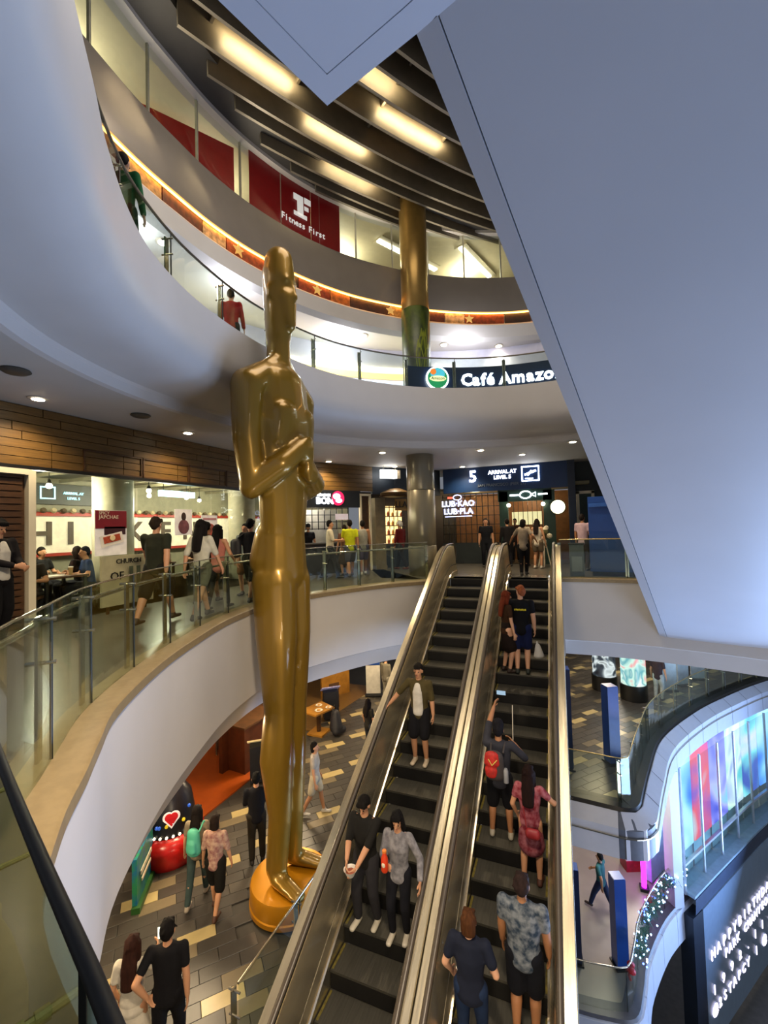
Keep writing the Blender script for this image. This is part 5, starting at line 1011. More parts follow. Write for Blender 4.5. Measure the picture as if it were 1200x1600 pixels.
# garland with lights on the lower railing
gl = thing('garland', 'green christmas garland with blue white lights over the lower railing', 'garland', (2.0, 14.2, -9.0)); GP = offset(R3, 0.02); s0, s1 = nearest_s(GP, (1.38, 12.4)), length(GP) - 0.1
rnd = random.Random(21); mbn = MB(); lights = []
N = 420
for k in range(N):
    s = s0 + (s1 - s0) * k / N; x, y = along(GP, s); f = (s - s0) / (s1 - s0); z = -9.0 - 0.22 * abs(math.sin(f * math.pi * 3)) + rnd.uniform(-0.16, 0.12)
    for j in range(3):
        a, b = rnd.uniform(0, 6.28), rnd.uniform(-0.9, 0.9); l = rnd.uniform(0.1, 0.19); p = Vector((x + rnd.uniform(-0.09, 0.09), y + rnd.uniform(-0.09, 0.09), z)); e = p + Vector((math.cos(a) * math.cos(b), math.sin(a) * math.cos(b), math.sin(b))) * l; r = Vector((-math.sin(a), math.cos(a), 0)) * 0.012
        mbn.add([p - r, p + r, e], [(0, 1, 2)])
    if k % 4 == 0: lights.append((x + rnd.uniform(-0.17, 0.17), y + rnd.uniform(-0.17, 0.17), z + rnd.uniform(-0.22, 0.12)))
stuff(mbn.build('needles', mat('garland_green', '#1f5548', 0.6, var=0.3), gl))
for k, p in enumerate(lights): MB().sphere(p, 0.022, 6, 4).build('light_bulb', mat('fairy_%d' % (k % 3), ['#9fd0ff', '#e0f4ff', '#4a70ff'][k % 3], 0.4, emit=9.0, var=0), gl)
for q in [(1.46, 12.1), (1.9, 13.8), (2.2, 14.4), (2.7, 15.3)]:
    s = nearest_s(GP, q); x, y = along(GP, s)
    for sgn in (-1, 1): MB().sphere((x - 0.14, y + 0.09 * sgn, -9.22), (0.09, 0.09, 0.06), 8, 5).build('red_bow', mat('bow_red', '#b0202c', 0.5), gl)
    MB().tube([(x - 0.14, y, -9.25), (x - 0.2, y + 0.05, -9.45), (x - 0.16, y + 0.1, -9.6)], 0.03, 6).build('red_bow', mat('bow_red', '#b0202c', 0.5), gl)

# ================================================================ PEOPLE
SKIN = {'a': mat('skin_a', '#c48f6a', 0.5, var=0.04), 'b': mat('skin_b', '#a8744e', 0.5, var=0.04), 'c': mat('skin_c', '#d9a583', 0.5, var=0.04)}
eye_m = mat('eye_dark', '#1c1410', 0.3); lip_m = mat('lip', '#96524a', 0.5)
def cloth(hx, hx2=None, sc=8): return mat('cloth_' + hx[1:] + (hx2[1:] if hx2 else ''), hx, 0.85, var=0.12, scale=sc if not hx2 else 16, hx2=hx2, bump=0.15, spec=0.2)
def ik(a, t, l1, l2, pole):
    d = t - a; L = min(d.length, (l1 + l2) * 0.998); d = d.normalized(); x = (l1 * l1 - l2 * l2 + L * L) / (2 * L); h = math.sqrt(max(0, l1 * l1 - x * x))
    p = (pole - d * pole.dot(d)); p = p.normalized() if p.length > 1e-4 else Vector((0, 1, 0))
    return a + d * x + p * h, a + d * L
def person(label, pos, head, h=1.68, top=('tee', '#202020'), bottom=('trousers', '#202028'), shoes='#2a2a2a', hair=('short', '#17110d'), skin='a', hands=None, feet=None, lean=0.0, vox=0.016,
           woman=False, sit=False, turn=0.0, nod=0.0, group=None, build=1.0, face=False, sub_h=0.0):
    """hands / feet: local targets (x right, y front, z up) for right then left, metres at true size"""
    t = thing('person', label, 'person', pos, rad(-head), group)
    k = h / 1.70; B = build; sw = (0.160 if woman else 0.182) * B; V = Vector
    pz = 0.50 if sit else 0.90; piv = V((0, 0, pz)); RL = Matrix.Rotation(-lean, 3, 'X')
    def U(x, y, z): return (piv + RL @ (V((x, y, z - 0.90)))) * k            # upper body points (z given for a standing figure)
    hipw = 0.092 if woman else 0.085
    hips = [V((s * hipw, 0, pz)) * k for s in (1, -1)]
    ft = feet or ([(0.11, 0.42, 0), (-0.11, 0.42, 0)] if sit else [(0.10, 0.02, 0), (-0.10, -0.02, 0)])
    hd = hands or ([(0.16, 0.32, 0.72), (-0.16, 0.32, 0.72)] if sit else [(0.25, 0.06, 0.80), (-0.25, 0.06, 0.80)])
    sh = [U(sw, 0, 1.39), U(-sw, 0, 1.39)]
    m = MB(); X = (1, 0, 0)
    def c(p0, r0, p1, r1, mm=m, xa=X):
        sc_ = lambda r: tuple(v * k for v in r) if isinstance(r, tuple) else (r * k, r * k)
        ecap(mm, p0, sc_(r0), p1, sc_(r1), xa, 12)
    wst = (0.118, 0.085) if woman else (0.138, 0.095)
    tor = [(U(0, 0, 0.88), (0.150 * B, 0.105 * B)), (U(0, 0.0, 1.04), (wst[0] * B, wst[1] * B)), (U(0, 0.01, 1.24), (0.150 * B if woman else 0.162 * B, 0.105 * B)), (U(0, 0, 1.36), (0.125 * B if woman else 0.145 * B, 0.085))]
    for (a, ra), (b, rb_) in zip(tor, tor[1:]): c(a, ra, b, rb_)
    c(U(-sw * 0.85, 0, 1.38), 0.056, U(sw * 0.85, 0, 1.38), 0.056, xa=(0, 1, 0))
    nk, hc = U(0, 0.0, 1.40), U(0, 0.02, 1.58)
    c(nk, (0.056, 0.058), U(0, 0.012, 1.50), (0.050, 0.055))
    RH = Matrix.Rotation(-lean * 0.6, 3, 'X') @ Matrix.Rotation(rad(-turn), 3, 'Z') @ Matrix.Rotation(rad(-nod), 3, 'X')
    def Hd(x, y, z): return hc + (RH @ V((x, y, z))) * k
    c(Hd(0, -0.012, 0.03), (0.074, 0.088), Hd(0, -0.008, 0.045), (0.073, 0.086))
    c(Hd(0, 0.022, -0.035), (0.058, 0.062), Hd(0, 0.034, -0.075), (0.036, 0.040))
    c(Hd(0, 0.092, 0.012), 0.010, Hd(0, 0.108, -0.018), 0.014)
    for s in (1, -1): c(Hd(0.076 * s, -0.01, -0.015), (0.010, 0.022), Hd(0.078 * s, -0.012, 0.015), (0.010, 0.024))
    J = {'arm': [], 'leg': []}
    for i, s in enumerate((1, -1)):
        tg = V(hd[i]); el, wr = ik(sh[i], tg, 0.285 * k, 0.25 * k, RL @ V((0.55 * s, -0.75, -0.45)))
        J['arm'].append((sh[i], el, wr)); b_ = B * (0.86 if woman else 1.0)
        c(sh[i], 0.054 * b_, el, 0.042 * b_); c(el, 0.043 * b_, el.lerp(wr, 0.3), 0.042 * b_); c(el.lerp(wr, 0.3), 0.042 * b_, wr, 0.028 * b_)
        d = (wr - el).normalized(); pn = V((-s, 0, 0)); pn = (pn - d * pn.dot(d)); pn = pn.normalized() if pn.length > 0.05 else V((0, 0, -1)); lat = d.cross(pn)
        if lat.y < 0 and abs(lat.y) > 0.2 or (abs(lat.y) <= 0.2 and lat.z < 0): lat = -lat
        q = lambda a, l, n_: wr + (d * a + lat * l + pn * n_) * k
        c(q(0.02, 0, 0), (0.030, 0.016), q(0.085, 0, 0.002), (0.036, 0.014), xa=lat)
        for l, ln in ((-0.030, 0.060), (-0.010, 0.074), (0.010, 0.078), (0.030, 0.070)):
            c(q(0.09, l, 0.002), 0.0095, q(0.09 + ln * 0.5, l * 1.12, 0.014), 0.009); c(q(0.09 + ln * 0.5, l * 1.12, 0.014), 0.009, q(0.09 + ln * 0.86, l * 1.08, 0.038), 0.008)
        c(q(0.03, 0.03, 0.006), 0.012, q(0.066, 0.056, 0.018), 0.011); c(q(0.066, 0.056, 0.018), 0.011, q(0.098, 0.060, 0.030), 0.0095)
        f = V(ft[i]); an = f + V((0, -0.02, 0.085)) * 1.0 * k; kn, an = ik(hips[i], an, 0.43 * k, 0.40 * k, V((0.08 * s, 1, 0.1)))
        J['leg'].append((hips[i], kn, an)); lw_ = B * (0.95 if woman else 1.0)
        c(hips[i], 0.088 * lw_, kn, 0.056 * lw_); c(kn, 0.054 * lw_, kn.lerp(an, 0.3) + V((0, -0.012 * k, 0)), 0.056 * lw_); c(kn.lerp(an, 0.3) + V((0, -0.012 * k, 0)), 0.056 * lw_, an, 0.036)
        c(an + V((0, -0.03, -0.05)) * k, 0.034, an + V((0.012 * s, 0.15, -0.058)) * k, 0.026)
    bod = remeshed(m, 'body', SKIN[skin], t, vox, 1)
    # ---- clothes
    tk, thx = top[0], top[1]; tm = cloth(thx, top[2] if len(top) > 2 else None); g = 0.016
    m = MB(); hem = {'crop': 0.98, 'dress': 0.9}.get(tk, 0.86)
    inf = lambda r, e=g: tuple(v + e for v in r)
    tt = [(U(0, 0, hem), inf(tor[0][1], 0.020))] + [(p, inf(r)) for p, r in tor[1:]]
    for (a, ra), (b, rb_) in zip(tt, tt[1:]): c(a, ra, b, rb_, m)
    if tk != 'tank':
        c(U(-sw * 0.9, 0, 1.375), 0.062, U(sw * 0.9, 0, 1.375), 0.062, m, (0, 1, 0))
        for i in range(2):
            a, e, w = J['arm'][i]; sl = {'tee': 0.62, 'dress': 0.5, 'crop': 0.5, 'long': 2.0, 'half': 0.95}.get(tk, 0.62); r = 0.061 * B
            if sl <= 1: c(a, r, a.lerp(e, sl), r * 0.9, m)
            else: c(a, r, e, r * 0.84, m); c(e, r * 0.84, e.lerp(w, 0.9), 0.044, m)
    else:
        for s in (1, -1): c(U(s * 0.09, 0.02, 1.34), 0.03, U(s * 0.1, 0, 1.40), 0.028, m)
    shirt = remeshed(m, 'dress' if tk == 'dress' else 'shirt', tm, t, max(vox, 0.016), 3)
    if len(top) > 3 and top[3] == 'open':                                  # open jacket over a white tee
        m = MB(); us = [(0.89, 0.085, 0.10), (1.04, 0.080, 0.095), (1.24, 0.098, 0.095), (1.36, 0.070, 0.060)]
        for (z0, y0, r0), (z1, y1, r1) in zip(us, us[1:]): c(U(0, y0, z0), (r0, 0.055), U(0, y1, z1), (r1, 0.050), m)
        remeshed(m, 'undershirt', cloth('#cfcabd'), t, 0.016, 2)
    bk, bhx = bottom[0], bottom[1]; bm_ = cloth(bhx); m = MB()
    if bk == 'skirt' or tk == 'dress':
        ln = bottom[2] if len(bottom) > 2 else (0.36 if tk == 'dress' else 0.45)
        mid = (J['leg'][0][1] + J['leg'][1][1]) / 2; top_ = V((0, 0, pz + 0.06)) * k; bot = top_.lerp(V((mid.x, mid.y, mid.z - 0.04)), min(1, ln / 0.45))
        c(top_, (0.150, 0.115), bot, (0.20, 0.17), m); c(top_ + V((0, 0, 0.1)) * k, (0.14, 0.1), top_, (0.155, 0.12), m)
        remeshed(m, 'skirt', bm_ if bk == 'skirt' else tm, t, max(vox, 0.018), 3)
    if bk != 'skirt' and tk != 'dress':
        c(V((0, 0, pz - 0.02)) * k, (0.158 * B, 0.115 * B), U(0, 0, 0.99), (0.140 * B, 0.10), m)
        for i in range(2):
            a, kn, an = J['leg'][i]
            if bk == 'shorts': fr_ = bottom[2] if len(bottom) > 2 else 0.85; c(a, 0.108 * B, a.lerp(kn, fr_), 0.094 * B, m)
            else: slim = 0.9 if woman else 1.0; c(a, 0.104 * B * slim, kn, 0.076 * slim, m); c(kn, 0.076 * slim, kn.lerp(an, 0.93), 0.060 * slim, m)
        remeshed(m, 'shorts' if bk == 'shorts' else 'trousers', bm_, t, max(vox, 0.016), 2)
    for i, s in enumerate((1, -1)):
        an = J['leg'][i][2]; m = MB(); c(an + V((0, -0.035, -0.046)) * k, (0.042, 0.040), an + V((0.012 * s, 0.155, -0.055)) * k, (0.042, 0.030), m, X); c(an + V((0, -0.01, -0.02)) * k, 0.046, an + V((0, 0, 0.0)) * k, 0.042, m)
        o = remeshed(m, 'shoe', mat('shoe_' + shoes[1:], shoes, 0.6), t, 0.016, 1)
    hk, hhx = hair; m = MB(); hm = mat('hair_' + hhx[1:], hhx, 0.8, spec=0.15, var=0.25, scale=40, stretch=(1, 1, 0.2))
    c(Hd(0, -0.030, 0.052), (0.081, 0.086), Hd(0, -0.020, 0.066), (0.079, 0.088), m); c(Hd(0, -0.055, 0.005), (0.078, 0.06), Hd(0, -0.05, 0.04), (0.08, 0.07), m)
    for s in (1, -1): c(Hd(0.067 * s, -0.035, 0.04), (0.016, 0.045), Hd(0.066 * s, -0.04, -0.012), (0.013, 0.03), m)
    c(Hd(0, -0.078, 0.0), (0.055, 0.022), Hd(0, -0.066, -0.055), (0.045, 0.018), m)
    if hk == 'long':
        c(Hd(0, -0.06, 0.0), (0.085, 0.055), U(0, -0.10, 1.40), (0.10, 0.045), m); c(U(0, -0.10, 1.40), (0.10, 0.045), U(0, -0.135, 1.20), (0.085, 0.035), m)
        for s in (1, -1): c(Hd(0.075 * s, 0.0, 0.03), (0.025, 0.05), Hd(0.085 * s, -0.02, -0.14), (0.022, 0.05), m)
    elif hk == 'bob':
        c(Hd(0, -0.055, 0.0), (0.088, 0.06), Hd(0, -0.055, -0.07), (0.085, 0.05), m)
    elif hk == 'bun': c(Hd(0, -0.10, 0.06), 0.045, Hd(0, -0.115, 0.07), 0.04, m)
    elif hk == 'fringe':
        c(Hd(-0.05, 0.055, 0.07), 0.03, Hd(0.05, 0.055, 0.07), 0.03, m); c(Hd(0, -0.06, -0.02), (0.075, 0.04), Hd(0, -0.05, 0.02), (0.08, 0.05), m)
    elif hk == 'cap': c(Hd(0, 0.0, 0.085), (0.088, 0.098), Hd(0, 0.0, 0.09), (0.086, 0.096), m); c(Hd(0, 0.12, 0.06), (0.07, 0.012), Hd(0, 0.14, 0.055), (0.06, 0.01), m)
    if hk != 'cap' and vox < 0.015:
        rh = random.Random(label)
        for q in range(26):                                             # loose locks break the outline
            a, b = rh.uniform(0, 6.283), rh.uniform(-0.15, 1.4); fx, fy, fz = 0.078 * math.cos(a) * math.cos(b), -0.022 + 0.088 * math.sin(a) * math.cos(b), 0.055 + 0.088 * math.sin(b)
            if fy > 0.045 and fz < 0.085: continue
            c(Hd(fx, fy, fz), 0.014, Hd(fx * 1.12 + rh.uniform(-.02, .02), fy * 1.1 + rh.uniform(-.02, .02), fz - 0.03), 0.009, m)
        for q in range(5): x_q = -0.05 + 0.025 * q; c(Hd(x_q, 0.05, 0.095), 0.02, Hd(x_q + rh.uniform(-.01, .01), 0.078, 0.058), 0.010, m)
    remeshed(m, 'cap' if hk == 'cap' else 'hair', hm, t, max(vox * 0.9, 0.013), 1)
    for s in (1, -1): MB().sphere(Hd(0.031 * s, 0.079, 0.012), 0.0095 * k, 8, 5).build('eye', eye_m, bod, world=False)
    MB().sphere(Hd(0, 0.079, -0.052), (0.022 * k, 0.008 * k, 0.006 * k), 8, 5).build('mouth', lip_m, bod, world=False)
    return t
def ystep(k, back=0.2): return YT - 0.4 * k + back
def zstep(k): return -0.231 * k
def loc(o, p):
    """world point of a local one of a person"""
    return o.matrix_basis @ Vector(p)
# --- going down, left escalator
E1 = person('man in olive open jacket and black shorts holding the left handrail', (-2.5, ystep(12.0), zstep(12)), 180, 1.76, ('half', '#4b4226', None, 'open'), ('shorts', '#121216', 0.9), '#c8b89e', ('short', '#15110e'), 'a',
            hands=[(0.63, 0.12, 0.92), (-0.27, 0.03, 0.80)], feet=[(0.11, 0.02, 0), (-0.10, 0.02, 0)], vox=0.012)
E2 = person('young man in dark shirt looking into a white bowl on the left escalator', (-2.66, ystep(17, 0.12), zstep(17)), 184, 1.72, ('half', '#1a1917'), ('trousers', '#2b2a2d'), '#cfc7b2', ('fringe', '#120f0c'), 'a',
            hands=[(0.10, 0.34, 1.06), (-0.06, 0.36, 1.02)], feet=[(0.13, 0.05, 0), (-0.12, -0.05, 0)], nod=28, vox=0.012)
E3 = person('young woman in patterned grey shirt holding an orange bottle on the left escalator', (-2.17, ystep(17, 0.1), zstep(17)), 178, 1.62, ('long', '#8f8d90', '#6a686c'), ('trousers', '#14151c'), '#d0c8b6', ('long', '#0e0c0c'), 'a',
            hands=[(0.08, 0.26, 1.12), (-0.36, 0.24, 0.98)], feet=[(0.10, 0.05, 0), (-0.08, 0.0, 0)], nod=14, turn=-6, vox=0.012, woman=True)
# --- going up, right escalator
E4 = person('red haired man in black shirt with yellow back print near the escalator top', (-0.84, ystep(7, 0.1), zstep(7)), 0, 1.80, ('tee', '#0c0d12'), ('shorts', '#161f45', 0.85), '#1c2420', ('short', '#8a4c2c'), 'c', hands=[(0.27, 0.05, 0.82), (-0.28, 0.04, 0.80)], vox=0.013, turn=-40, build=1.06)
E5 = person('woman in brown top standing close to the red haired man', (-1.14, ystep(7, 0.12), zstep(7)), 60, 1.68, ('tee', '#3a2414'), ('skirt', '#1e1410', 0.35), '#2a1c14', ('long', '#6a2c16'), 'c', vox=0.014, woman=True)
E6 = person('man with red backpack raising a phone on the right escalator', (-1.0, ystep(14), zstep(14)), -4, 1.72, ('half', '#33343c'), ('shorts', '#0e0f14', 1.0), '#a49c8a', ('cap', '#15141a'), 'b', hands=[(0.22, 0.18, 1.35), (-0.05, 0.45, 1.92)], feet=[(0.13, 0.05, 0), (-0.14, 0.06, 0)], vox=0.013)
E7 = person('woman in red floral dress with hand on the right handrail', (-0.55, ystep(15), zstep(15)), 4, 1.58, ('dress', '#7a2430', '#a4626a'), ('none', '#7a2430'), '#4a2a20', ('long', '#1a0c0a'), 'a', hands=[(0.34, 0.30, 1.04), (-0.2, 0.1, 0.85)], vox=0.013, woman=True)
E8 = person('woman in navy tee with short brown hair at the bottom of the right escalator', (-1.10, ystep(19), zstep(19)), -2, 1.66, ('tee', '#1b2030'), ('trousers', '#20304e'), '#2a2a30', ('bob', '#4a2c16'), 'c', hands=[(0.24, 0.16, 0.95), (-0.24, 0.1, 0.9)], vox=0.012, woman=True, build=1.1)
E9 = person('man in blue patterned short sleeve shirt at the bottom of the right escalator', (-0.56, ystep(18, 0.1), zstep(18)), 2, 1.74, ('tee', '#2a3848', '#7c8288'), ('shorts', '#10121a', 0.95), '#20242c', ('short', '#2a1e1c'), 'b', hands=[(0.26, 0.1, 0.84), (-0.25, 0.12, 0.86)], vox=0.012, build=1.12)
E10 = person('woman in beige blouse stepping off the escalator top', (-1.02, 13.25, 0.0), 8, 1.60, ('tee', '#8a7c6a'), ('trousers', '#0d0d12'), '#15151a', ('bob', '#14100e'), 'b', hands=[(0.36, 0.05, 0.98), (-0.42, 0.2, 0.95)], feet=[(0.04, 0.12, 0), (-0.05, -0.1, 0)], vox=0.016, woman=True)
# --- far walkway group
person('woman in white top with shopping bag right of the escalator head', (-0.72, 15.2, 0), 20, 1.62, ('tank', '#d2c6b0'), ('shorts', '#6a5c4a', 0.6), '#c0b8a8', ('long', '#1a1210'), 'a', woman=True, vox=0.018)
person('man in dark shirt with glasses waiting left of the escalator head', (-2.45, 15.6, 0), 170, 1.70, ('tee', '#14161c'), ('trousers', '#14161c'), hair=('short', '#120e0c'), vox=0.018)
person('person in white blouse at the far entrance', (-1.2, 16.1, 0), 10, 1.62, ('tee', '#c4b89e'), ('trousers', '#2a241e'), hair=('bob', '#2a1c12'), vox=0.018, woman=True)
person('person in dark clothes at the far entrance', (-1.75, 15.9, 0), -20, 1.66, ('long', '#1c1a1c'), ('trousers', '#18181c'), hair=('short', '#120e0c'), vox=0.018)
person('man in pink shirt with dark shoulder bag beside the blue kiosk', (0.62, 14.7, 0), 30, 1.72, ('tee', '#b49aa4'), ('trousers', '#3a3026'), '#2c2620', ('short', '#1a1412'), 'b', vox=0.018)
person('man in yellow shirt walking past the chicken shop', (-5.95, 11.9, 0), -35, 1.74, ('tee', '#c2c820'), ('shorts', '#3a3a44', 0.9), '#3a3030', ('short', '#17120e'), 'b', hands=[(0.24, -0.1, 0.85), (-0.24, 0.22, 0.92)], feet=[(0.08, 0.28, 0), (-0.08, -0.28, 0.03)], vox=0.018)
person('man in cream shirt looking at his phone by the chicken shop', (-6.45, 11.55, 0), 60, 1.74, ('half', '#cfc6ac'), ('trousers', '#26262a'), '#1a1a1a', ('short', '#0f0d0c'), 'a', hands=[(0.1, 0.32, 1.15), (-0.08, 0.32, 1.12)], feet=[(0.08, 0.25, 0), (-0.08, -0.25, 0.03)], vox=0.018)
person('woman with dark bag between the cream and yellow shirts', (-6.3, 12.2, 0), -60, 1.60, ('tee', '#6a4a40'), ('skirt', '#4a3a30', 0.4), '#2a1c14', ('short', '#1a100c'), 'a', vox=0.018, woman=True)
person('man in grey vest and purple shorts right of the yellow shirt', (-5.85, 12.6, 0), -30, 1.72, ('tank', '#9c9a90'), ('shorts', '#4a4460', 0.85), '#c8c0b0', ('short', '#14100e'), 'b', feet=[(0.08, 0.2, 0), (-0.08, -0.22, 0.02)], vox=0.018)
person('person in dark red top half hidden behind the round column', (-5.15, 14.2, 0), -70, 1.68, ('long', '#5a1418'), ('trousers', '#16161c'), '#5a2a18', ('cap', '#d0ccc4'), 'b', feet=[(0.08, 0.25, 0), (-0.08, -0.3, 0.04)], vox=0.018)
person('cook in dark shirt behind the chicken shop counter', wp(0.85, 0.0, -0.95), 130, 1.66, ('tee', '#1a1a20'), ('trousers', '#1a1a20'), hair=('cap', '#15141a'), vox=0.02)
# --- left walkway
person('man in dark green tee and black shorts walking past the restaurant', (-6.25, 5.3, 0), -14, 1.76, ('tee', '#27291c'), ('shorts', '#15140f', 1.0), '#3a2a1e', ('short', '#2a2014'), 'a', hands=[(0.26, -0.12, 0.86), (-0.26, 0.22, 0.9)], feet=[(0.09, 0.34, 0.0), (-0.09, -0.34, 0.05)], vox=0.014, build=1.1)
person('woman in loose white top walking beside the man in dark green', (-5.72, 5.75, 0), -10, 1.70, ('half', '#c2bca6'), ('shorts', '#6b6654', 0.6), '#2a2018', ('long', '#120d0a'), 'a', hands=[(0.25, 0.2, 0.9), (-0.24, -0.12, 0.88)], feet=[(0.08, -0.32, 0.05), (-0.08, 0.32, 0)], vox=0.014, woman=True)
person('woman in pink top and black trousers walking near the glass railing', (-6.15, 6.6, 0), -12, 1.62, ('tank', '#c07a6c'), ('trousers', '#121216'), '#2a2420', ('long', '#0e0b0a'), 'a', hands=[(0.22, 0.2, 0.95), (-0.22, -0.1, 0.85)], feet=[(0.07, 0.24, 0), (-0.07, -0.24, 0.03)], vox=0.014, woman=True)
person('man in black with shoulder bag close behind the statue back', (-6.1, 7.5, 0), -14, 1.74, ('tee', '#17181c'), ('shorts', '#14151a', 1.0), '#3a3632', ('short', '#0e0c0b'), 'a', hands=[(0.25, 0.2, 0.9), (-0.25, -0.1, 0.86)], feet=[(0.09, -0.25, 0.03), (-0.09, 0.25, 0)], vox=0.014)
person('man in brown shirt walking in front of the pink top woman', (-6.9, 7.1, 0), -10, 1.70, ('tee', '#4a2c18'), ('shorts', '#5a4020', 0.9), '#201812', ('short', '#0e0c0b'), 'b', feet=[(0.09, 0.25, 0), (-0.09, -0.25, 0.03)], vox=0.016)
person('man in grey blue tee further along the walkway', (-6.9, 8.3, 0), 170, 1.66, ('tee', '#7c8480'), ('shorts', '#6a4a2c', 0.8), hair=('short', '#0e0c0b'), vox=0.018)
person('man in dark suit and white shirt reading his phone at the left edge', (-7.5, 3.72, 0), 75, 1.76, ('long', '#120f12', None, 'open'), ('trousers', '#0f0e10'), '#0c0c0e', ('short', '#0e0b0a'), 'a', hands=[(0.06, 0.34, 1.1), (-0.1, 0.32, 1.08)], nod=20, vox=0.014, build=1.08)
# --- diners behind the glass
dn = [(-8.95, 4.95, 140, '#2a2420', 'dark haired diner in black nearest the cream pier'), (-9.35, 5.1, 110, '#c9c4b8', 'diner in white shirt bent over the table'), (-9.0, 6.05, 200, '#1f3560', 'diner in blue top right of the white shirt'), (-9.5, 6.2, 240, '#1a1614', 'tall dark diner in black beside the pillar'),
      (-10.4, 5.2, 90, '#3a1c1a', 'diner in maroon deeper behind the left window'), (-10.6, 6.0, 80, '#202022', 'dark diner deeper behind the left window'), (-9.5, 8.3, 270, '#d0c0a8', 'diner in cream right of the noodle poster'), (-10.35, 8.4, 90, '#241c1c', 'dark diner facing out right of the noodle poster'),
      (-10.15, 9.9, 90, '#302420', 'diner in brown under the letter E'), (-9.2, 9.9, 270, '#4a2a28', 'diner in dark red between the walkers'), (-10.3, 10.6, 90, '#26262c', 'dark diner far back in the restaurant')]
for i, (x, y, hd_, hx, l) in enumerate(dn):
    person(l, (x, y, 0), hd_, 1.66, ('tee', hx), ('trousers', '#1c1c20'), hair=('short' if i % 3 else 'long', '#120e0c'), sit=True, vox=0.022, lean=0.12 if i != 1 else 0.4, group='seated diners')
    s = thing('stool', 'dark stool under the ' + l, 'stool', (x, y, 0), rad(-hd_), group='restaurant stools'); MB().box((0, 0.02, 0.40), (0.36, 0.36, 0.05)).build('seat', wood_d, s, world=False)
    for a in (-1, 1):
        for b in (-1, 1): MB().box((a * 0.14, 0.02 + b * 0.14, 0.19), (0.035, 0.035, 0.38)).build('leg', black_m, s, world=False)
person('diner in white at the far restaurant window', (-2.7, YB + 0.75, 0), 200, 1.64, ('tee', '#cfc4b0'), ('trousers', '#1c1c20'), hair=('bob', '#1a100c'), vox=0.022)
person('dark diner at the far restaurant window', (-2.0 + 0.35, YB + 0.8, 0), 180, 1.68, ('tee', '#3a2018'), ('trousers', '#1c1c20'), hair=('short', '#1a100c'), vox=0.022)
# --- balcony above
person('person in red top leaning at the balcony railing behind the statue neck', (-6.3, 7.25, 5.0), -30, 1.62, ('long', '#9a2020'), ('trousers', '#1c1c24'), hair=('bun', '#15100e'), vox=0.018)
person('person in green top at the far left of the balcony', (-5.32, 4.05, 5.0), -20, 1.66, ('long', '#1c5a30'), ('trousers', '#14301c'), hair=('short', '#15100e'), vox=0.018)
# --- lower floor
person('man in black shirt and dark trousers standing left of the statue base', (-5.78, 7.15, -5), -40, 1.70, ('half', '#131318'), ('trousers', '#2c2820'), '#1c1814', ('short', '#0c0b0a'), 'a', hands=[(0.1, 0.28, 1.05), (-0.1, 0.28, 1.05)], vox=0.014)
person('woman with a mint backpack walking on the tiled floor', (-6.2, 6.05, -5), -25, 1.62, ('tee', '#8a7c66'), ('trousers', '#3a4a48'), '#a89c8a', ('long', '#17110e'), 'a', feet=[(0.08, 0.2, 0), (-0.08, -0.25, 0.04)], vox=0.014, woman=True)
person('woman in pink patterned blouse with dark shoulder bag on the tiled floor', (-5.72, 5.98, -5), -20, 1.60, ('half', '#8a5c58', '#b99a84'), ('shorts', '#15130f', 1.0), '#4a2c1c', ('bob', '#1f140e'), 'a', feet=[(0.08, -0.22, 0.04), (-0.08, 0.15, 0)], vox=0.014, woman=True)
person('woman in white dress with long brown hair at the lower left', (-5.0, 3.85, -5), -30, 1.62, ('tee', '#cfc6b4'), ('skirt', '#cfc6b4', 0.42), '#b8a890', ('long', '#2e1710'), 'a', hands=[(0.2, 0.3, 1.2), (-0.2, 0.1, 0.85)], vox=0.014, woman=True)
person('man in black tee beside the woman in white at the lower left', (-4.66, 4.06, -5), -32, 1.74, ('tee', '#111013'), ('trousers', '#0e0d10'), '#1a1816', ('short', '#0e0b0a'), 'a', hands=[(0.24, -0.06, 0.86), (-0.2, -0.12, 1.0)], feet=[(0.1, 0.12, 0), (-0.1, -0.15, 0.02)], vox=0.014)
person('girl in white top and shorts walking right of the statue legs', (-5.42, 8.75, -5), 70, 1.62, ('tee', '#b3aaa0'), ('shorts', '#c8bea6', 0.75), '#c0bcb4', ('bob', '#120e0c'), 'a', feet=[(0.08, -0.25, 0.04), (-0.08, 0.2, 0)], vox=0.015, woman=True)
person('dark dressed girl with long hair behind the escalator glass', (-5.35, 11.6, -5), 25, 1.55, ('tee', '#24211c'), ('trousers', '#2c3036'), '#2a2622', ('long', '#120c0a'), 'a', vox=0.018, woman=True)
person('person in grey walking at the far end of the tiled floor', (-6.25, 15.2, -5), 20, 1.68, ('long', '#6a6456'), ('trousers', '#8a8576'), '#c0b8a8', ('short', '#120e0c'), 'a', vox=0.018)
person('seated person in pink beside the menu stand one level down', (-8.3, 11.2, -5), 120, 1.60, ('tank', '#c0607a'), ('trousers', '#2a2a30'), hair=('long', '#3a1c12'), sit=True, vox=0.02, woman=True)
cst = thing('stool', 'stool under the seated person in pink one level down', 'stool', (-8.3, 11.2, -5)); MB().box((0, 0, 0.40), (0.36, 0.36, 0.05)).build('seat', wood_d, cst, world=False); MB().cone((0, 0, 0), (0, 0, 0.38), 0.12, 0.05, 10).build('leg', black_m, cst, world=False)
person('man in teal shirt striding across the pale floor two levels down', (0.70, 14.55, -10), -62, 1.68, ('tee', '#2f5c5e'), ('trousers', '#232c48'), '#2a1c18', ('short', '#0f0c0b'), 'b', hands=[(0.2, 0.3, 1.0), (-0.26, -0.15, 0.9)], feet=[(0.08, -0.34, 0.05), (-0.08, 0.34, 0)], vox=0.016)
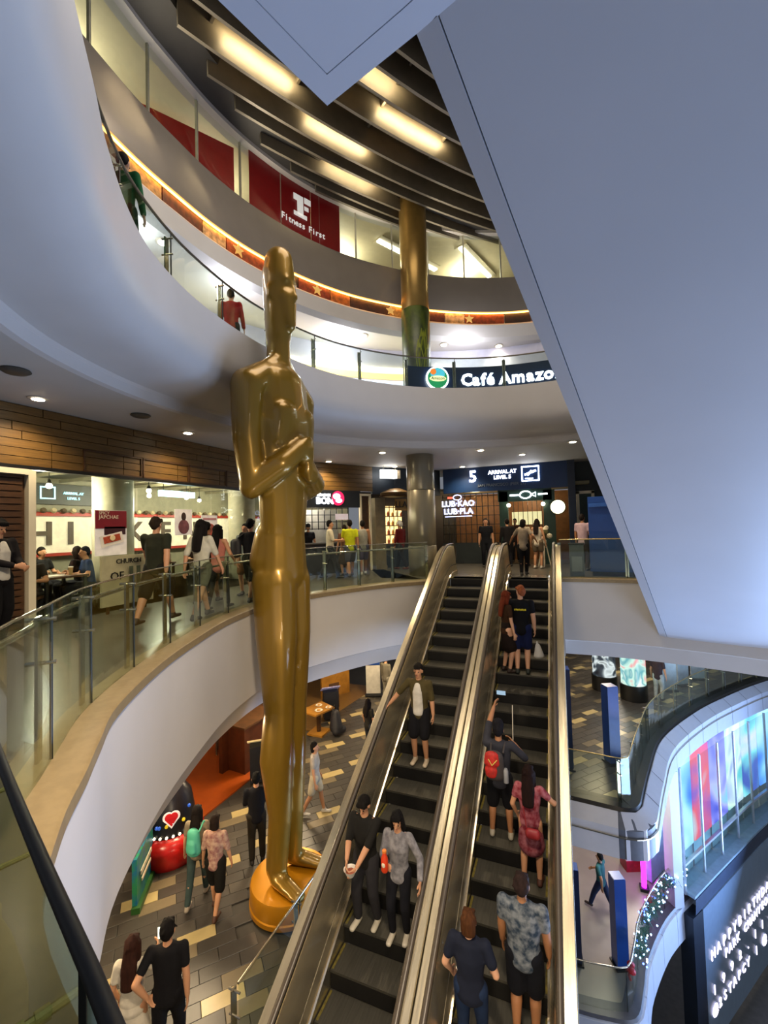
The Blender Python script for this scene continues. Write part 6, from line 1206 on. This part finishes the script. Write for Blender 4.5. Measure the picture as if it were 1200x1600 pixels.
person('person in light trousers near the far curved railing one level down', (3.05, 18.4, -5), 30, 1.66, ('tee', '#3a3034'), ('trousers', '#a8b0ac'), hair=('short', '#15100e'), vox=0.02)

# --- things carried
def carried(name, label, cat, o, p): q = loc(o, p); return thing(name, label, cat, q), q
t, q = carried('bowl', 'white paper bowl held by the young man in the dark shirt', 'bowl', E2, (0.0, 0.42, 0.99))
MB().lathe(q, [(0.045, -0.05), (0.085, 0.03), (0.09, 0.035), (0.082, 0.03), (0.045, -0.03)], 20).build('shell', mat('bowl_white', '#e6e0d2', 0.4), t, smooth=50); MB().sphere(q + Vector((0, 0, 0.005)), (0.06, 0.06, 0.02), 10, 5).build('snack', mat('snack_red', '#a0563c', 0.7), t)
t, q = carried('bottle', 'orange snack bottle with white mark held by the woman in grey', 'bottle', E3, (0.06, 0.37, 1.20))
MB().lathe(q, [(0.035, -0.1), (0.045, -0.08), (0.045, 0.06), (0.025, 0.11), (0.025, 0.135)], 16).build('bottle_body', mat('bottle_orange', '#d8401c', 0.3), t, smooth=40); MB().lathe(q + Vector((0, 0, 0.135)), [(0.028, 0), (0.028, 0.025), (0.02, 0.03)], 12).build('bottle_cap', mat('bottle_cap', '#e08030', 0.4), t); MB().sphere(q + Vector((0.0, -0.042, 0.0)), (0.024, 0.01, 0.03), 10, 6).build('white_mark', frame_w, t)
t, q = carried('backpack', 'red and grey backpack on the man raising a phone', 'backpack', E6, (-0.02, -0.22, 1.22))
m = MB(); ecap(m, q + Vector((-0.03, 0, -0.16)), (0.15, 0.09), q + Vector((-0.03, 0, 0.1)), (0.13, 0.08)); remeshed(m, 'pack_body', mat('pack_grey', '#3a3434', 0.7), t, 0.016, 2, world=True)
m = MB(); ecap(m, q + Vector((-0.06, -0.05, 0.02)), (0.12, 0.06), q + Vector((-0.06, -0.05, 0.14)), (0.10, 0.05)); ecap(m, q + Vector((-0.07, -0.06, -0.14)), (0.09, 0.05), q + Vector((-0.07, -0.06, -0.06)), (0.1, 0.05)); remeshed(m, 'red_pocket', mat('pack_red', '#b02018', 0.6, var=0.25, scale=20), t, 0.016, 2, world=True)
MB().tube([q + Vector((-0.1, -0.115, 0.10)), q + Vector((-0.05, -0.12, 0.02)), q + Vector((0.02, -0.11, 0.1))], 0.008, 6).build('cord', mat('cord_yellow', '#d8c060', 0.6), t)
for s in (-1, 1): MB().tube([q + Vector((s * 0.09, 0.06, 0.13)), q + Vector((s * 0.10, 0.20, 0.22)), q + Vector((s * 0.11, 0.36, 0.12)), q + Vector((s * 0.11, 0.34, -0.02))], 0.016, 6).build('strap', mat('pack_grey', '#3a3434', 0.7), t)
MB().lathe(q + Vector((0.13, -0.02, -0.24)), [(0.035, 0), (0.035, 0.17), (0.02, 0.2)], 12).build('water_bottle', mat('bottle_pale', '#8a8c90', 0.3), t, smooth=40)
t, q = carried('phone', 'phone with lit screen held up on the right escalator', 'phone', E6, (0.03, 0.55, 1.97)); MB().box(q, (0.15, 0.012, 0.075)).build('case', black_m, t); MB().box(q + Vector((0, -0.008, 0)), (0.14, 0.004, 0.065)).build('screen', mat('phone_screen', '#7f9cb4', 0.3, emit=0.8), t)
t, q = carried('selfie_stick', 'thin pale selfie stick in the right hand below the raised phone', 'stick', E6, (0.2, 0.28, 1.30)); MB().cone(q, q + Vector((0.0, 0.1, 0.55)), 0.008, 0.006, 8).build('rod', mat('stick_pale', '#d6cdb8', 0.3), t); MB().cone(q - Vector((0, 0.03, 0.1)), q, 0.013, 0.012, 8).build('grip', black_m, t)
t, q = carried('shopping_bag', 'white plastic shopping bag hanging from the red haired man', 'bag', E4, (0.33, 0.0, 0.48))
m = MB(); ecap(m, q + Vector((0, 0, -0.1)), (0.11, 0.05), q + Vector((-0.02, 0, 0.12)), (0.05, 0.03)); ecap(m, q + Vector((-0.03, 0, 0.1)), (0.03, 0.015), q + Vector((-0.03, 0, 0.2)), (0.02, 0.012)); remeshed(m, 'bag_body', mat('plastic_white', '#c6c4be', 0.4), t, 0.014, 2, world=True)
pr_ = MB()
for k in range(8): pr_.box((-0.105 + 0.03 * k, -0.128, 1.335 + 0.004 * (k % 2)), (0.02 + 0.004 * (k % 3), 0.012, 0.034))
pr_.build('back_print', mat('print_yellow', '#d8c818', 0.6), E4, world=False)
t, q = carried('small_bag', 'small red handbag on the woman in the red floral dress', 'bag', E7, (0.06, -0.20, 0.80)); m = MB(); ecap(m, q + Vector((-0.05, 0, 0)), (0.05, 0.07), q + Vector((0.05, 0, 0)), (0.05, 0.07), (0, 1, 0)); remeshed(m, 'bag_body', mat('bag_red', '#8e2228', 0.5), t, 0.014, 2, world=True)
MB().tube([q + Vector((-0.08, 0.02, 0.05)), q + Vector((-0.12, 0.08, 0.3)), q + Vector((-0.08, 0.12, 0.52))], 0.008, 6).build('strap', mat('bag_red', '#8e2228', 0.5), t)
t = thing('mint_backpack', 'mint green backpack with strap on the walking woman', 'backpack', (-6.13, 5.86, -3.85)); m = MB(); q = Vector((-6.10, 5.87, -3.83)); ecap(m, q + Vector((0, 0, -0.16)), (0.15, 0.10), q + Vector((0, 0, 0.12)), (0.12, 0.08)); ecap(m, q + Vector((0.03, -0.08, -0.12)), (0.1, 0.05), q + Vector((0.03, -0.08, 0.0)), (0.09, 0.045)); remeshed(m, 'pack_body', mat('pack_mint', '#4fae90', 0.6), t, 0.016, 2, world=True)
MB().tube([q + Vector((0.1, 0.02, 0.15)), q + Vector((0.06, 0.18, 0.24)), q + Vector((0.0, 0.3, 0.1))], 0.016, 6).build('strap', mat('pack_mint', '#4fae90', 0.6), t)
t = thing('phone_glow', 'bright phone held by the woman in white at the lower left', 'phone', (-5.0, 4.3, -3.75)); MB().box((-5.02, 4.28, -3.68), (0.08, 0.015, 0.15), rad(30), ).build('case', black_m, t); MB().box((-5.015, 4.27, -3.68), (0.072, 0.012, 0.14), rad(30)).build('screen', mat('phone_screen_w', '#e8f0d8', 0.3, emit=1.5), t)
t = thing('shoulder_bag', 'black shoulder bag on the man in black behind the statue', 'bag', (-6.35, 7.35, 1.1)); m = MB(); q = Vector((-6.32, 7.3, 1.15)); ecap(m, q + Vector((0, 0, -0.12)), (0.14, 0.09), q + Vector((0, 0, 0.12)), (0.13, 0.08)); remeshed(m, 'bag_body', mat('bag_black', '#15141a', 0.6), t, 0.018, 2, world=True); MB().tube([q + Vector((0.05, 0, 0.2)), q + Vector((0.1, 0.12, 0.3)), q + Vector((0.15, 0.25, 0.1))], 0.014, 6).build('strap', mat('bag_black', '#15141a', 0.6), t)

# ---------------------------------------------------------------- bake the voxel surfaces in one pass
bpy.context.view_layer.update(); dg = bpy.context.evaluated_depsgraph_get()
_n = {}
for o in REMESH: _n[o] = bpy.data.meshes.new_from_object(o.evaluated_get(dg))
for o, me in _n.items():
    o.modifiers.clear(); old = o.data; me.materials.clear()
    for mm in old.materials: me.materials.append(mm)
    o.data = me; me.polygons.foreach_set('use_smooth', [True] * len(me.polygons))
